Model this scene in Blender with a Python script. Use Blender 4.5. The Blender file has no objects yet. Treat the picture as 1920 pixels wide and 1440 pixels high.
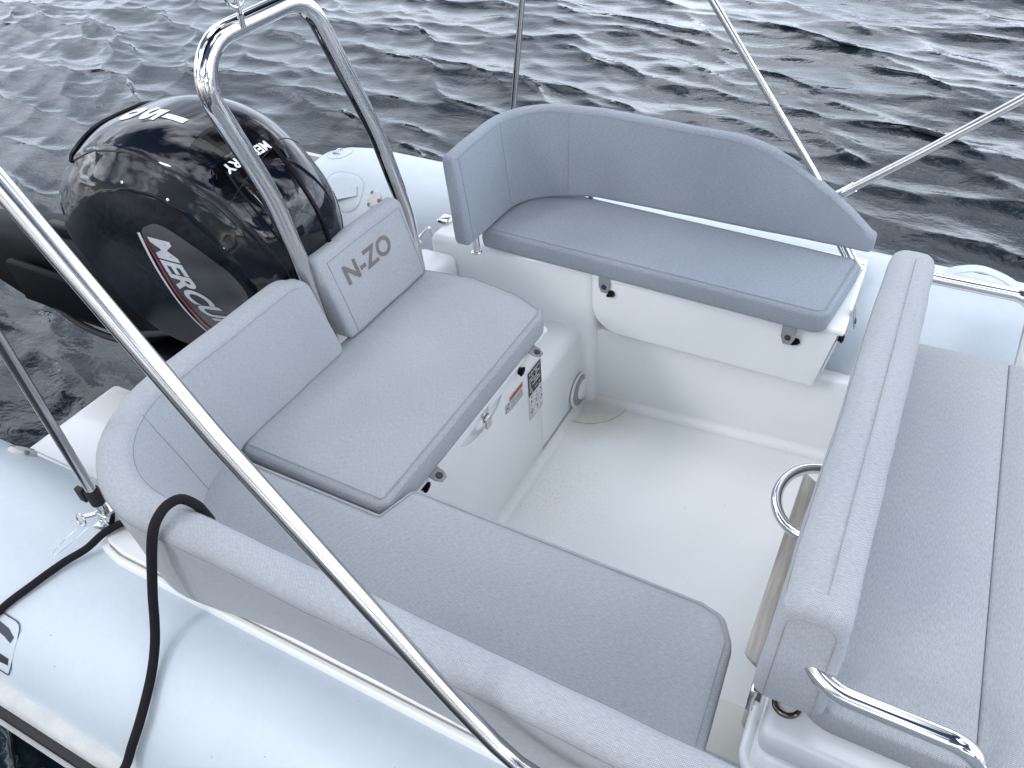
import bpy, bmesh, math, random
from mathutils import Vector, Matrix, noise
from mathutils.bvhtree import BVHTree
R = math.radians
random.seed(7)
col = bpy.context.scene.collection
sc = bpy.context.scene

# ------------------------------------------------------------------ camera
cam_d = bpy.data.cameras.new('camera'); cam = bpy.data.objects.new('camera', cam_d); col.objects.link(cam)
cam_d.sensor_width = 36; cam_d.lens = 27.0; cam_d.clip_start = .02; cam_d.clip_end = 2000
RX, RY, RZ = (0.88011293, 0.26711386, -0.39249384), (0.47110329, -0.59382454, 0.6522531), (-0.05884663, -0.75896152, -0.64847088)
m = Matrix.Identity(4)
for i, r in enumerate((RX, RY, RZ)):
    m[i][0], m[i][1], m[i][2] = r[0], -r[1], -r[2]
m[0][3], m[1][3], m[2][3] = 0, 0, 1.6
cam.matrix_world = m
sc.camera = cam

# ------------------------------------------------------------------ light
CLOUD_SEED = 5.1
SUN_EL, SUN_AZ = R(36), (-.48, -.877)          # light comes from aft and the near side
sun_vec = Vector((SUN_AZ[0]*math.cos(SUN_EL), SUN_AZ[1]*math.cos(SUN_EL), math.sin(SUN_EL)))
sd = bpy.data.lights.new('sun', 'SUN'); sd.energy = .5; sd.angle = R(10); sd.color = (1, .98, .965)
so = bpy.data.objects.new('sun', sd); col.objects.link(so)
so.rotation_euler = sun_vec.to_track_quat('Z', 'Y').to_euler()
w = bpy.data.worlds.new('World'); sc.world = w; w.use_nodes = True
nt = w.node_tree; N = nt.nodes; L = nt.links; N.clear()
out = N.new('ShaderNodeOutputWorld'); bg = N.new('ShaderNodeBackground'); bgc = N.new('ShaderNodeBackground')
sky = N.new('ShaderNodeTexSky'); sky.sky_type = 'NISHITA'; sky.sun_disc = False
sky.sun_elevation = SUN_EL; sky.sun_rotation = math.atan2(SUN_AZ[0], SUN_AZ[1])
bg.inputs[1].default_value = .055; L.new(sky.outputs[0], bg.inputs[0])
tc = N.new('ShaderNodeTexCoord'); sep = N.new('ShaderNodeSeparateXYZ'); L.new(tc.outputs['Generated'], sep.inputs[0])
def wm(op, a, b=None, c=None):
    n = N.new('ShaderNodeMath'); n.operation = op
    for i, v in enumerate((a, b, c)):
        if v is None: continue
        if isinstance(v, (int, float)): n.inputs[i].default_value = v
        else: L.new(v, n.inputs[i])
    return n.outputs[0]
zc = wm('MAXIMUM', wm('ADD', sep.outputs[2], .30), .05)     # clouds lie on a flat deck overhead
cx = wm('DIVIDE', sep.outputs[0], zc); cy = wm('DIVIDE', sep.outputs[1], zc)
cmb = N.new('ShaderNodeCombineXYZ'); L.new(cx, cmb.inputs[0]); L.new(cy, cmb.inputs[1]); cmb.inputs[2].default_value = CLOUD_SEED
n1 = N.new('ShaderNodeTexNoise'); n1.inputs['Scale'].default_value = 1.35; n1.inputs['Detail'].default_value = 4; n1.inputs['Roughness'].default_value = .58; n1.inputs['Distortion'].default_value = .35
L.new(cmb.outputs[0], n1.inputs['Vector'])
n2 = N.new('ShaderNodeTexNoise'); n2.inputs['Scale'].default_value = 2.1; n2.inputs['Detail'].default_value = 3; n2.inputs['Roughness'].default_value = .6
L.new(cmb.outputs[0], n2.inputs['Vector'])
mask = N.new('ShaderNodeValToRGB'); mask.color_ramp.elements[0].position = .485; mask.color_ramp.elements[1].position = .56
L.new(n1.outputs[0], mask.inputs[0])
cr = N.new('ShaderNodeValToRGB'); e = cr.color_ramp.elements
e[0].position = .34; e[0].color = (.95, 1.0, 1.12, 1); e[1].position = .66; e[1].color = (3.6, 3.7, 3.95, 1)
x_ = e.new(.50); x_.color = (2.0, 2.1, 2.3, 1)
L.new(n2.outputs[0], cr.inputs[0])
hz = N.new('ShaderNodeValToRGB'); e = hz.color_ramp.elements      # clouds low over the horizon are greyer
e[0].position = .0; e[0].color = (1.0, 1.0, 1.0, 1); e[1].position = .80; e[1].color = (1.0, 1.0, 1.0, 1)
x_ = e.new(.42); x_.color = (1.05, 1.05, 1.05, 1)
L.new(sep.outputs[2], hz.inputs[0])
mx = N.new('ShaderNodeMix'); mx.data_type = 'RGBA'; mx.blend_type = 'MULTIPLY'; mx.inputs[0].default_value = 1
# low over the horizon the clouds run together into an even sheet
lowf = wm('MULTIPLY', wm('SUBTRACT', 1.0, wm('MINIMUM', wm('DIVIDE', wm('ABSOLUTE', sep.outputs[2]), .62), 1.0)), .80)
lowf = wm('MULTIPLY', lowf, wm('MINIMUM', wm('MAXIMUM', wm('MULTIPLY_ADD', sep.outputs[1], 2.5, .6), 0.0), 1.0))
mxl = N.new('ShaderNodeMix'); mxl.data_type = 'RGBA'; L.new(lowf, mxl.inputs[0]); L.new(cr.outputs[0], mxl.inputs[6]); mxl.inputs[7].default_value = (1.06, 1.28, 1.58, 1)
L.new(mxl.outputs[2], mx.inputs[6]); L.new(hz.outputs[0], mx.inputs[7])
# the cloud bank beyond the far side of the boat is the brightest part of the sky
dy = wm('ADD', wm('MULTIPLY', sep.outputs[0], .80), wm('MULTIPLY', sep.outputs[1], .60)); dyf = wm('MULTIPLY_ADD', wm('MAXIMUM', dy, -.35), .50, .93)
cd_ = N.new('ShaderNodeCombineColor')
for i in range(3): L.new(dyf, cd_.inputs[i])
mx2 = N.new('ShaderNodeMix'); mx2.data_type = 'RGBA'; mx2.blend_type = 'MULTIPLY'; mx2.inputs[0].default_value = 1
L.new(mx.outputs[2], mx2.inputs[6]); L.new(cd_.outputs[0], mx2.inputs[7]); L.new(mx2.outputs[2], bgc.inputs[0])
bgc.inputs[1].default_value = 1.32
ms = N.new('ShaderNodeMixShader'); L.new(wm('MAXIMUM', mask.outputs[0], wm('MULTIPLY', lowf, 1.1)), ms.inputs[0]); L.new(bg.outputs[0], ms.inputs[1]); L.new(bgc.outputs[0], ms.inputs[2])
L.new(ms.outputs[0], out.inputs[0])
sc.view_settings.view_transform = 'Standard'; sc.view_settings.look = 'None'; sc.view_settings.exposure = 0.36; sc.view_settings.gamma = 1
sc.cycles.max_bounces = 8

# ------------------------------------------------------------------ materials
def mat(name, color, rough=.5, metal=0, spec=.5, coat=0, coat_rough=.03, ior=None):
    M = bpy.data.materials.new(name); M.use_nodes = True
    b = M.node_tree.nodes['Principled BSDF']
    b.inputs['Base Color'].default_value = (*color, 1); b.inputs['Roughness'].default_value = rough
    b.inputs['Metallic'].default_value = metal; b.inputs['Specular IOR Level'].default_value = spec
    b.inputs['Coat Weight'].default_value = coat; b.inputs['Coat Roughness'].default_value = coat_rough
    if ior: b.inputs['IOR'].default_value = ior
    return M
class G:
    def __init__(s, M): s.M = M; s.t = M.node_tree; s.N = s.t.nodes; s.L = s.t.links; s.b = s.N['Principled BSDF']
    def n(s, typ, **k):
        o = s.N.new(typ)
        for a, v in k.items():
            if hasattr(o, a): setattr(o, a, v)
            else: o.inputs[a].default_value = v
        return o
    def link(s, a, b): s.L.new(a, b)
    def math(s, op, a, b=None, c=None):
        o = s.N.new('ShaderNodeMath'); o.operation = op
        for i, v in enumerate((a, b, c)):
            if v is None: continue
            if isinstance(v, (int, float)): o.inputs[i].default_value = v
            else: s.L.new(v, o.inputs[i])
        return o.outputs[0]
    def coord(s, kind='Object', scale=(1, 1, 1)):
        t = s.N.new('ShaderNodeTexCoord'); mp = s.N.new('ShaderNodeMapping'); mp.inputs['Scale'].default_value = scale
        s.L.new(t.outputs[kind], mp.inputs[0]); return mp.outputs[0]
    def noise(s, vec, scale, detail=4, rough=.5, dist=0):
        o = s.N.new('ShaderNodeTexNoise'); o.inputs['Scale'].default_value = scale; o.inputs['Detail'].default_value = detail
        o.inputs['Roughness'].default_value = rough; o.inputs['Distortion'].default_value = dist; s.L.new(vec, o.inputs['Vector']); return o.outputs[0]
    def ramp(s, fac, stops):
        o = s.N.new('ShaderNodeValToRGB'); e = o.color_ramp.elements
        e[0].position, e[0].color = stops[0][0], (*stops[0][1], 1); e[1].position, e[1].color = stops[-1][0], (*stops[-1][1], 1)
        for p, c in stops[1:-1]: q = e.new(p); q.color = (*c, 1)
        s.L.new(fac, o.inputs[0]); return o.outputs[0]
    def mul(s, a, b, fac=1.0, typ='MULTIPLY'):
        o = s.N.new('ShaderNodeMix'); o.data_type = 'RGBA'; o.blend_type = typ
        if isinstance(fac, (int, float)): o.inputs[0].default_value = fac
        else: s.L.new(fac, o.inputs[0])
        for i, v in ((6, a), (7, b)):
            if isinstance(v, tuple): o.inputs[i].default_value = (*v, 1)
            else: s.L.new(v, o.inputs[i])
        return o.outputs[2]
    def bump(s, h, strength, dist, prev=None):
        o = s.N.new('ShaderNodeBump'); o.inputs['Strength'].default_value = strength; o.inputs['Distance'].default_value = dist
        s.L.new(h, o.inputs['Height'])
        if prev is not None: s.L.new(prev, o.inputs['Normal'])
        return o.outputs[0]
    def base(s, c): s.L.new(c, s.b.inputs['Base Color'])
    def normal(s, c): s.L.new(c, s.b.inputs['Normal'])
    def rough(s, c): s.L.new(c, s.b.inputs['Roughness'])

def fabric(name, c, pitch=.0027, streak_axis=0):
    g = G(mat(name, c, rough=.85, spec=.18)); g.b.inputs['Sheen Weight'].default_value = .12; g.b.inputs['Sheen Roughness'].default_value = .5
    t = g.n('ShaderNodeTexCoord'); sp = g.n('ShaderNodeSeparateXYZ'); g.link(t.outputs['UV'], sp.inputs[0])
    k = 2*math.pi/pitch
    su = g.math('SINE', g.math('MULTIPLY', sp.outputs[0], k)); sv = g.math('SINE', g.math('MULTIPLY', sp.outputs[1], k))
    weave = g.math('MULTIPLY', su, sv)
    sc1 = (560, 110, 1) if streak_axis else (110, 560, 1)
    mp = g.n('ShaderNodeMapping'); mp.inputs['Scale'].default_value = sc1; g.link(t.outputs['UV'], mp.inputs[0])
    st = g.noise(mp.outputs[0], 1.0, 3, .6)
    mp2 = g.n('ShaderNodeMapping'); mp2.inputs['Scale'].default_value = (560, 110, 1) if not streak_axis else (110, 560, 1); g.link(t.outputs['UV'], mp2.inputs[0])
    st2 = g.noise(mp2.outputs[0], 1.0, 2, .6)
    big = g.noise(g.coord('Object'), 3.2, 5, .6)
    a = g.ramp(st, [(.25, (.80, .80, .81)), (.75, (1.15, 1.15, 1.14))])
    a2 = g.ramp(st2, [(.25, (.95, .95, .95)), (.75, (1.04, 1.04, 1.04))])
    b = g.ramp(big, [(.3, (.94, .94, .95)), (.7, (1.04, 1.04, 1.03))])
    wv = g.ramp(g.math('MULTIPLY_ADD', weave, .5, .5), [(0, (.62, .63, .66)), (1, (1.27, 1.27, 1.26))])
    g.base(g.mul(g.mul(g.mul(g.mul(tuple(c), a), a2), b), wv))
    hh = g.math('ADD', weave, g.math('MULTIPLY', st, 1.2))
    n_ = g.bump(hh, .5, .0008)
    n_ = g.bump(g.noise(g.coord('Object'), 9, 3, .5), .25, .006, n_)
    g.normal(n_); return g.M
def gelcoat(name, c=(.79, .81, .815), rough=.28, dirt=.16, floor=False):
    g = G(mat(name, c, rough=rough, spec=.5, coat=.35, coat_rough=.08))
    o = g.coord('Object'); d = g.noise(o, 5, 6, .62)
    cc = g.mul(tuple(c), g.ramp(d, [(.3, (1-.10*dirt, 1-.09*dirt, 1-.12*dirt)), (.62, (1, 1, 1))]))
    if floor:
        sp = g.noise(o, 95, 3, .6); area = g.noise(o, 4.5, 4, .6)
        spots = g.math('MULTIPLY', g.math('GREATER_THAN', sp, .70), g.math('GREATER_THAN', area, .46))
        cc = g.mul(cc, (.45, .42, .36), fac=g.math('MULTIPLY', spots, .55), typ='MIX')
        # rust coloured tide mark where water collects by the drain
        vd = g.n('ShaderNodeVectorMath', operation='DISTANCE'); g.link(o, vd.inputs[0]); vd.inputs[1].default_value = (-.665, 1.605, 0)
        st = g.math('SUBTRACT', 1.0, g.math('DIVIDE', vd.outputs['Value'], .16)); st = g.math('MAXIMUM', st, 0)
        st = g.math('MULTIPLY', st, g.math('ADD', g.noise(o, 30, 5, .7), .25))
        cc = g.mul(cc, (.42, .36, .22), fac=g.math('MINIMUM', g.math('MULTIPLY', st, .75), .5), typ='MIX')
        vd2 = g.n('ShaderNodeVectorMath', operation='DISTANCE'); g.link(o, vd2.inputs[0]); vd2.inputs[1].default_value = (-.64, 1.25, 0)
        s2 = g.math('MAXIMUM', g.math('SUBTRACT', 1.0, g.math('DIVIDE', vd2.outputs['Value'], .22)), 0)
        fine = g.math('GREATER_THAN', g.noise(o, 160, 2, .5), .60)
        cc = g.mul(cc, (.5, .46, .38), fac=g.math('MULTIPLY', g.math('MULTIPLY', s2, fine), .45), typ='MIX')
        g.normal(g.bump(g.noise(o, 260, 2, .5), .25, .0008)); g.b.inputs['Roughness'].default_value = .42; g.b.inputs['Coat Weight'].default_value = .1
    else:
        g.normal(g.bump(g.noise(o, 6, 3, .5), .15, .004))
    g.rough(g.math('MULTIPLY_ADD', d, .06, (.36 if floor else rough) - .02))
    g.base(cc); return g.M
def steel(name, rough=.07, c=(.80, .80, .79), brushed=0):
    g = G(mat(name, c, rough=rough, metal=1)); o = g.coord('Object')
    g.rough(g.ramp(g.noise(o, 9, 4, .6), [(.35, (rough,)*3), (.75, (rough*1.12,)*3)])); return g.M
def plain(name, c, rough=.5, spec=.5, var=.15, vscale=20, bump=.1, bscale=120, bd=.001, coat=0, metal=0):
    g = G(mat(name, c, rough=rough, spec=spec, coat=coat, metal=metal)); o = g.coord('Object')
    g.base(g.mul(tuple(c), g.ramp(g.noise(o, vscale, 5, .6), [(.3, (1-var,)*3), (.7, (1+var,)*3)])))
    g.normal(g.bump(g.noise(o, bscale, 3, .5), bump, bd)); return g.M
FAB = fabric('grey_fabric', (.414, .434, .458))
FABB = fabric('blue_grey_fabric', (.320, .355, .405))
FAB2 = fabric('grey_fabric_cross', (.414, .434, .458), streak_axis=1)
STRAP = plain('strap_webbing', (.27, .275, .285), rough=.8, spec=.2, bump=.3, bscale=600)
GEL = gelcoat('white_gelcoat'); GELF = gelcoat('white_gelcoat_floor', (.785, .80, .805), floor=True); GELD = gelcoat('shaded_gelcoat', (.72, .71, .66), dirt=1.3)  # last gelcoat: beige puts the side ledge's shade into its colour, plus random dirt
STEEL = steel('polished_steel', .04, (.66, .66, .66)); STEELB = steel('satin_steel', .17, (.54, .54, .54))
def tubemat():
    g = G(mat('pvc_tube', (.54, .60, .655), rough=.42, spec=.4)); o = g.coord('Object')
    d = g.noise(o, 2.2, 6, .65); f = g.noise(o, 60, 4, .6); sp = g.noise(o, 85, 2, .4)
    c = g.mul((.54, .60, .655), g.ramp(d, [(.3, (.93, .93, .92)), (.68, (1.03, 1.03, 1.03))]))
    c = g.mul(c, g.ramp(f, [(.3, (.975,)*3), (.7, (1.01,)*3)]))
    c = g.mul(c, (.16, .15, .14), fac=g.math('MULTIPLY', g.math('GREATER_THAN', sp, .785), .55), typ='MIX')
    g.base(c); g.rough(g.math('MULTIPLY_ADD', d, .25, .28))
    g.normal(g.bump(g.noise(o, 3, 3, .5), .3, .012, g.bump(g.noise(o, 900, 2, .5), .08, .0004))); return g.M
TUBE = tubemat()
COWL = mat('black_cowl_paint', (.0020, .0030, .0075), rough=.4, spec=0, coat=1, coat_rough=.05)
g = G(COWL); g.normal(g.bump(g.noise(g.coord('Object'), 5, 2, .5), .05, .004))
g.base(g.mul((.0020, .0030, .0075), (.09, .09, .10), fac=g.math('MULTIPLY', g.math('GREATER_THAN', g.noise(g.coord('Object'), 170, 2, .5), .80), .5), typ='MIX'))
PANEL = plain('textured_black_panel', (.006, .008, .012), rough=.22, spec=.10, var=.6, vscale=60, bump=.12, bscale=260, bd=.0006)
DECALP = plain('dark_grey_decal', (.035, .035, .04), rough=.25, spec=.5, bump=.0)
BLACK = plain('black_plastic', (.004, .004, .006), rough=.38, spec=.15, bump=.15)
LEGM = plain('satin_black_casting', (.005, .005, .006), rough=.45, spec=.06, bump=.25, bscale=60)
GBLACK = plain('gloss_black', (.002, .002, .003), rough=.12, spec=.25, bump=0)
MATTE = plain('dark_rubber', (.012, .012, .014), rough=.7, bump=.3)
SEAM = plain('dark_seam', (.004, .004, .006), rough=.6)
STITCH = plain('grey_thread', (.30, .31, .325), rough=.9, spec=.1)
WHITED = plain('white_decal', (.70, .71, .73), rough=.4, bump=0)
SILVD = plain('silver_decal', (.42, .43, .46), rough=.35, bump=0)
REDD = plain('red_decal', (.22, .012, .018), rough=.3, bump=0)
PRINT = plain('grey_brown_print', (.15, .135, .135), rough=.7, bump=0)
NAVY = plain('navy_vinyl', (.022, .028, .038), rough=.4, bump=.1)
STRK = plain('rubber_strake_grey', (.52, .53, .52), rough=.55, var=.12)
INKD = plain('label_black', (.035, .036, .04), rough=.4, bump=0); LABW = plain('label_white', (.68, .69, .70), rough=.4, bump=0)
ORNG = plain('label_orange', (.55, .12, .04), rough=.4, bump=0)
VALVE = plain('valve_grey_plastic', (.52, .51, .50), rough=.45)
VDARK = plain('valve_notch', (.14, .15, .17), rough=.6)
TEAKG = None
def wood():
    g = G(mat('weathered_teak', (.36, .33, .30), rough=.65, spec=.3)); o = g.coord('Object', (60, 4, 60))
    g.base(g.mul((.56, .55, .53), g.ramp(g.noise(o, 1.6, 6, .65), [(.3, (.62, .56, .5)), (.7, (1.08, 1.06, 1.04))])))
    g.normal(g.bump(g.noise(o, 3, 4, .6), .3, .001)); return g.M
TEAK = wood()
def ropemat():
    g = G(mat('black_rope', (.010, .010, .013), rough=.9, spec=.2))
    t = g.n('ShaderNodeTexCoord'); sp = g.n('ShaderNodeSeparateXYZ'); g.link(t.outputs['UV'], sp.inputs[0])
    a = g.math('SINE', g.math('MULTIPLY', g.math('ADD', sp.outputs[0], g.math('MULTIPLY', sp.outputs[1], .9)), 2300))
    b = g.math('SINE', g.math('MULTIPLY', g.math('SUBTRACT', sp.outputs[0], g.math('MULTIPLY', sp.outputs[1], .9)), 2300))
    h = g.math('MAXIMUM', a, b); g.base(g.ramp(h, [(0, (.004, .004, .006)), (1, (.020, .020, .024))])); g.normal(g.bump(h, .3, .0006)); return g.M
ROPE = ropemat()
def watermat():
    g = G(mat('lake_water', (.009, .016, .023), rough=.035, spec=.5, ior=1.34)); o = g.coord('Object', (1, 1.5, 1))
    h = g.math('ADD', g.noise(o, 9, 5, .6, .6), g.math('MULTIPLY', g.noise(o, 34, 3, .55, .4), .35))
    g.normal(g.bump(h, .22, .012)); return g.M
WATER = watermat()

# ------------------------------------------------------------------ helpers
def link(name, me, M, parent=None):
    o = bpy.data.objects.new(name, me); col.objects.link(o)
    if M is not None: me.materials.append(M)
    if parent is not None: o.parent = parent; o.matrix_parent_inverse = Matrix.Translation(-world_loc(parent))
    return o
def world_loc(o):
    v = Vector(o.get('_w', (0, 0, 0))); return v
def mesh(name, verts, faces, M, parent=None, uvs=None, smooth=True, sharp=None):
    me = bpy.data.meshes.new(name); me.from_pydata([tuple(v) for v in verts], [], faces); me.update()
    if uvs is not None:
        ul = me.uv_layers.new(name='UVMap')
        for li, l in enumerate(me.loops): ul.data[li].uv = uvs[li]
    b_ = bmesh.new(); b_.from_mesh(me); bmesh.ops.recalc_face_normals(b_, faces=b_.faces); b_.to_mesh(me); b_.free()
    if smooth:
        me.polygons.foreach_set('use_smooth', [True]*len(me.polygons))
        if sharp: me.set_sharp_from_angle(angle=R(sharp))
    return link(name, me, M, parent)
def thing(name, label, cat, loc=(0, 0, 0), group=None):
    o = bpy.data.objects.new(name, None); col.objects.link(o); o.empty_display_size = .05
    o.location = loc; o['label'] = label; o['category'] = cat
    if group: o['group'] = group
    o['_w'] = tuple(loc)
    return o
def tag(o, label, cat, group=None):
    o['label'] = label; o['category'] = cat
    if group: o['group'] = group
    return o
def catmull(pts, n=12, closed=False):
    P = [Vector(p) for p in pts]; out = []
    m_ = len(P); rng = m_ if closed else m_-1
    for i in range(rng):
        p0 = P[(i-1) % m_] if (closed or i > 0) else P[0]*2-P[1]
        p1, p2 = P[i], P[(i+1) % m_]
        p3 = P[(i+2) % m_] if (closed or i < m_-2) else P[-1]*2-P[-2]
        for k in range(n):
            t = k/n
            out.append(.5*((2*p1)+(-p0+p2)*t+(2*p0-5*p1+4*p2-p3)*t*t+(-p0+3*p1-3*p2+p3)*t**3))
    if not closed: out.append(P[-1])
    return out
def fillet(pts, rad, n=8, closed=False):
    P = [Vector(p) for p in pts]; out = []; m_ = len(P)
    for i in range(m_):
        r = rad[i] if isinstance(rad, (list, tuple)) else rad
        if (not closed and i in (0, m_-1)) or r <= 0: out.append(P[i]); continue
        a, b, c = P[i-1], P[i], P[(i+1) % m_]
        u = (a-b); v = (c-b); lu, lv = u.length, v.length; u = u/lu; v = v/lv
        ang = u.angle(v)
        if ang > 3.1: out.append(b); continue
        d = min(r/math.tan(ang/2), lu*.49, lv*.49); rr = d*math.tan(ang/2)
        cen = b+(u+v).normalized()*(rr/math.sin(ang/2))
        s, e_ = b+u*d-cen, b+v*d-cen; tot = s.angle(e_)
        for k in range(n+1):
            t = k/n; out.append(cen+(s*math.sin((1-t)*tot)+e_*math.sin(t*tot))/math.sin(tot))
    return out
def resample(P, step, closed=False):
    P = [Vector(p) for p in P]
    if closed: P = P+[P[0]]
    Ls = [0]
    for a, b in zip(P, P[1:]): Ls.append(Ls[-1]+(b-a).length)
    n = max(2, int(round(Ls[-1]/step))); out = []; j = 0
    for i in range(n if closed else n+1):
        d = Ls[-1]*i/n
        while j < len(Ls)-2 and Ls[j+1] < d: j += 1
        t = (d-Ls[j])/max(1e-9, Ls[j+1]-Ls[j]); out.append(P[j].lerp(P[j+1], t))
    return out
def loft(rings, closed_path=False, cap=True, u=None, uvscale=1):
    """rings: equal-length closed rings -> verts, faces, uvs (metres)"""
    m_ = len(rings[0]); n = len(rings); V = [p for r in rings for p in r]; F = []; UV = []
    cu = [0]
    for i in range(1, n+1):
        a, b = rings[i-1], rings[i % n]
        cu.append(cu[-1]+sum((a[k]-b[k]).length for k in range(0, m_, max(1, m_//8)))/len(range(0, m_, max(1, m_//8))))
    mid = rings[n//2]; cv = [0]
    for k in range(m_): cv.append(cv[-1]+(mid[k]-mid[(k+1) % m_]).length)
    for i in range(n if closed_path else n-1):
        for k in range(m_):
            a = i*m_+k; b = i*m_+(k+1) % m_; i2 = (i+1) % n; c = i2*m_+(k+1) % m_; d = i2*m_+k
            F.append((a, b, c, d)); UV += [(cu[i], cv[k]), (cu[i], cv[k+1]), (cu[i+1], cv[k+1]), (cu[i+1], cv[k])]
    if cap and not closed_path:
        F.append(tuple(range(m_))[::-1]); UV += [(p.y+p.x, p.z+p.x*.3) for p in rings[0][::-1]]
        F.append(tuple((n-1)*m_+k for k in range(m_))); UV += [(p.y+p.x, p.z+p.x*.3) for p in rings[-1]]
    return V, F, UV
def tube(name, path, r, M, parent=None, segs=20, closed=False, cap=True, rf=None):
    P = [Vector(p) for p in path]; n = len(P); rings = []; prev = None
    for i, p in enumerate(P):
        t = (P[(i+1) % n]-P[i-1]) if closed else (P[min(i+1, n-1)]-P[max(i-1, 0)])
        t.normalize()
        if prev is None:
            a = Vector((0, 0, 1)) if abs(t.z) < .9 else Vector((1, 0, 0)); nx = t.cross(a).normalized()
        else:
            nx = (prev-t*prev.dot(t)).normalized()
        prev = nx; ny = t.cross(nx); rr = rf(i/(n-1)) if rf else r
        rings.append([p+nx*math.cos(2*math.pi*k/segs)*rr+ny*math.sin(2*math.pi*k/segs)*rr for k in range(segs)])
    V, F, UV = loft(rings, closed, cap)
    return mesh(name, V, F, M, parent, UV, sharp=50)
def bevel_box(bm, lo, hi, r=.01, seg=3):
    b = bmesh.new(); bmesh.ops.create_cube(b, size=1)
    for v in b.verts: v.co = Vector(((lo[i]+hi[i])/2+v.co[i]*(hi[i]-lo[i]) for i in range(3)))
    if r > 0: bmesh.ops.bevel(b, geom=b.edges[:]+b.verts[:], offset=r, segments=seg, profile=.5, affect='EDGES')
    me = bpy.data.meshes.new('t'); b.to_mesh(me); b.free(); bm.from_mesh(me); bpy.data.meshes.remove(me)
def from_bm(name, bm, M, parent=None, smooth=True, sharp=35):
    me = bpy.data.meshes.new(name); bmesh.ops.recalc_face_normals(bm, faces=bm.faces); bm.to_mesh(me); bm.free()
    if smooth:
        me.polygons.foreach_set('use_smooth', [True]*len(me.polygons)); me.set_sharp_from_angle(angle=R(sharp))
    return link(name, me, M, parent)
def box(name, lo, hi, M, parent=None, r=.01, seg=3):
    bm = bmesh.new(); bevel_box(bm, lo, hi, r, seg); return from_bm(name, bm, M, parent)
def prism(bm, outline, axis_vec, r=.008, seg=3, segfix=None):
    """outline: 3D loop; extruded along axis_vec and bevelled"""
    b = bmesh.new(); vs = [b.verts.new(p) for p in outline]; f = b.faces.new(vs)
    ex = bmesh.ops.extrude_face_region(b, geom=[f]); bmesh.ops.translate(b, vec=Vector(axis_vec), verts=[v for v in ex['geom'] if isinstance(v, bmesh.types.BMVert)])
    bmesh.ops.recalc_face_normals(b, faces=b.faces)
    if r > 0:
        es = [e_ for e_ in b.edges if len(e_.link_faces) == 2 and e_.calc_face_angle(0) > R(35)]
        bmesh.ops.bevel(b, geom=es, offset=r, segments=seg, profile=.5, affect='EDGES')
    me = bpy.data.meshes.new('t'); b.to_mesh(me); b.free(); bm.from_mesh(me); bpy.data.meshes.remove(me)

def wob(p, amp, sc_=7.0):
    return amp*(noise.noise(Vector(p)*sc_)+.5*noise.noise(Vector(p)*sc_*2.7))

def slab_cushion(name, outline, z0, z1, rad, M, parent, er=.014, bulge=.006, seam=.012, seam_name='stitching', deep=(.008, .018, .030, .045, .060)):
    """flat seat cushion: outline (x,y), rounded corners, soft edges, stitched seam"""
    O_ = [Vector((x, y, 0)) for x, y in outline]; n0 = len(O_); rad = list(rad)
    if sum(O_[i].x*O_[(i+1) % n0].y-O_[(i+1) % n0].x*O_[i].y for i in range(n0)) < 0: O_ = O_[::-1]; rad = rad[::-1]
    def offs(ins):
        r_ = []
        for i in range(n0):
            a, b, c = O_[i-1], O_[i], O_[(i+1) % n0]; t1 = (b-a).normalized(); t2 = (c-b).normalized()
            n1_ = Vector((-t1.y, t1.x, 0)); n2_ = Vector((-t2.y, t2.x, 0)); m_ = (n1_+n2_).normalized(); r_.append(b+m_*ins/max(.35, m_.dot(n1_)))
        return r_
    K = [max(1, int((O_[(i+1) % n0]-O_[i]).length/.016)) for i in range(n0)]; NF = 7
    def ring(ins, z, bump=0):
        q = offs(ins); f = []
        for i in range(n0):
            g_ = fillet([q[i-1], q[i], q[(i+1) % n0]], [0, max(rad[i]-ins, .0012), 0], NF)[1:-1]
            while len(g_) < NF+1: g_.append(g_[-1].copy())
            f.append(g_)
        r_ = []
        for i in range(n0):
            r_ += f[i]; a, b = f[i][-1], f[(i+1) % n0][0]
            for k in range(1, K[i]): r_.append(a.lerp(b, k/K[i]))
        return [Vector((p.x, p.y, z+(wob(p, .0016, 9)*bump if bump else 0))) for p in r_]
    rings = [ring(.010, z0), ring(.002, z0+.004), ring(0, z0+.012), ring(-.0015, (z0+z1)/2), ring(0, z1-er)]
    for k in range(1, 6):
        a = k/5*math.pi/2; rings.append(ring(er*(1-math.cos(a)), z1-er+er*math.sin(a)))
    for ins in deep:
        rings.append(ring(er+ins, z1+bulge*(1-math.exp(-ins/.018))))
    n = len(rings[0]); V = [v for r in rings for v in r]; F = []; n2 = len(rings)
    for i in range(n2-1):
        for k in range(n): F.append((i*n+k, i*n+(k+1) % n, (i+1)*n+(k+1) % n, (i+1)*n+k))
    F.append(tuple((n2-1)*n+k for k in range(n))); F.append(tuple(range(n))[::-1])
    P = rings[4]; cum = [0]
    for i in range(n): cum.append(cum[-1]+(P[i]-P[(i+1) % n]).length)
    UV = []
    for f in F:
        if len(f) == 4 and all(vi < 6*n for vi in f):
            i, k = divmod(f[0], n); UV += [(cum[k], V[f[0]].z), (cum[k+1], V[f[1]].z), (cum[k+1], V[f[2]].z), (cum[k], V[f[3]].z)]
        else: UV += [(V[vi].x, V[vi].y) for vi in f]
    o = mesh(name, V, F, M, parent, UV)
    if seam:
        tube(seam_name, dedupe(ring(seam, z1+.0012)), .0008, STITCH, o, segs=5, closed=True)
        tube(seam_name, dedupe(ring(.0014, z1-er*.6)), .0005, STITCH, o, segs=5, closed=True)
    return o
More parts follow.
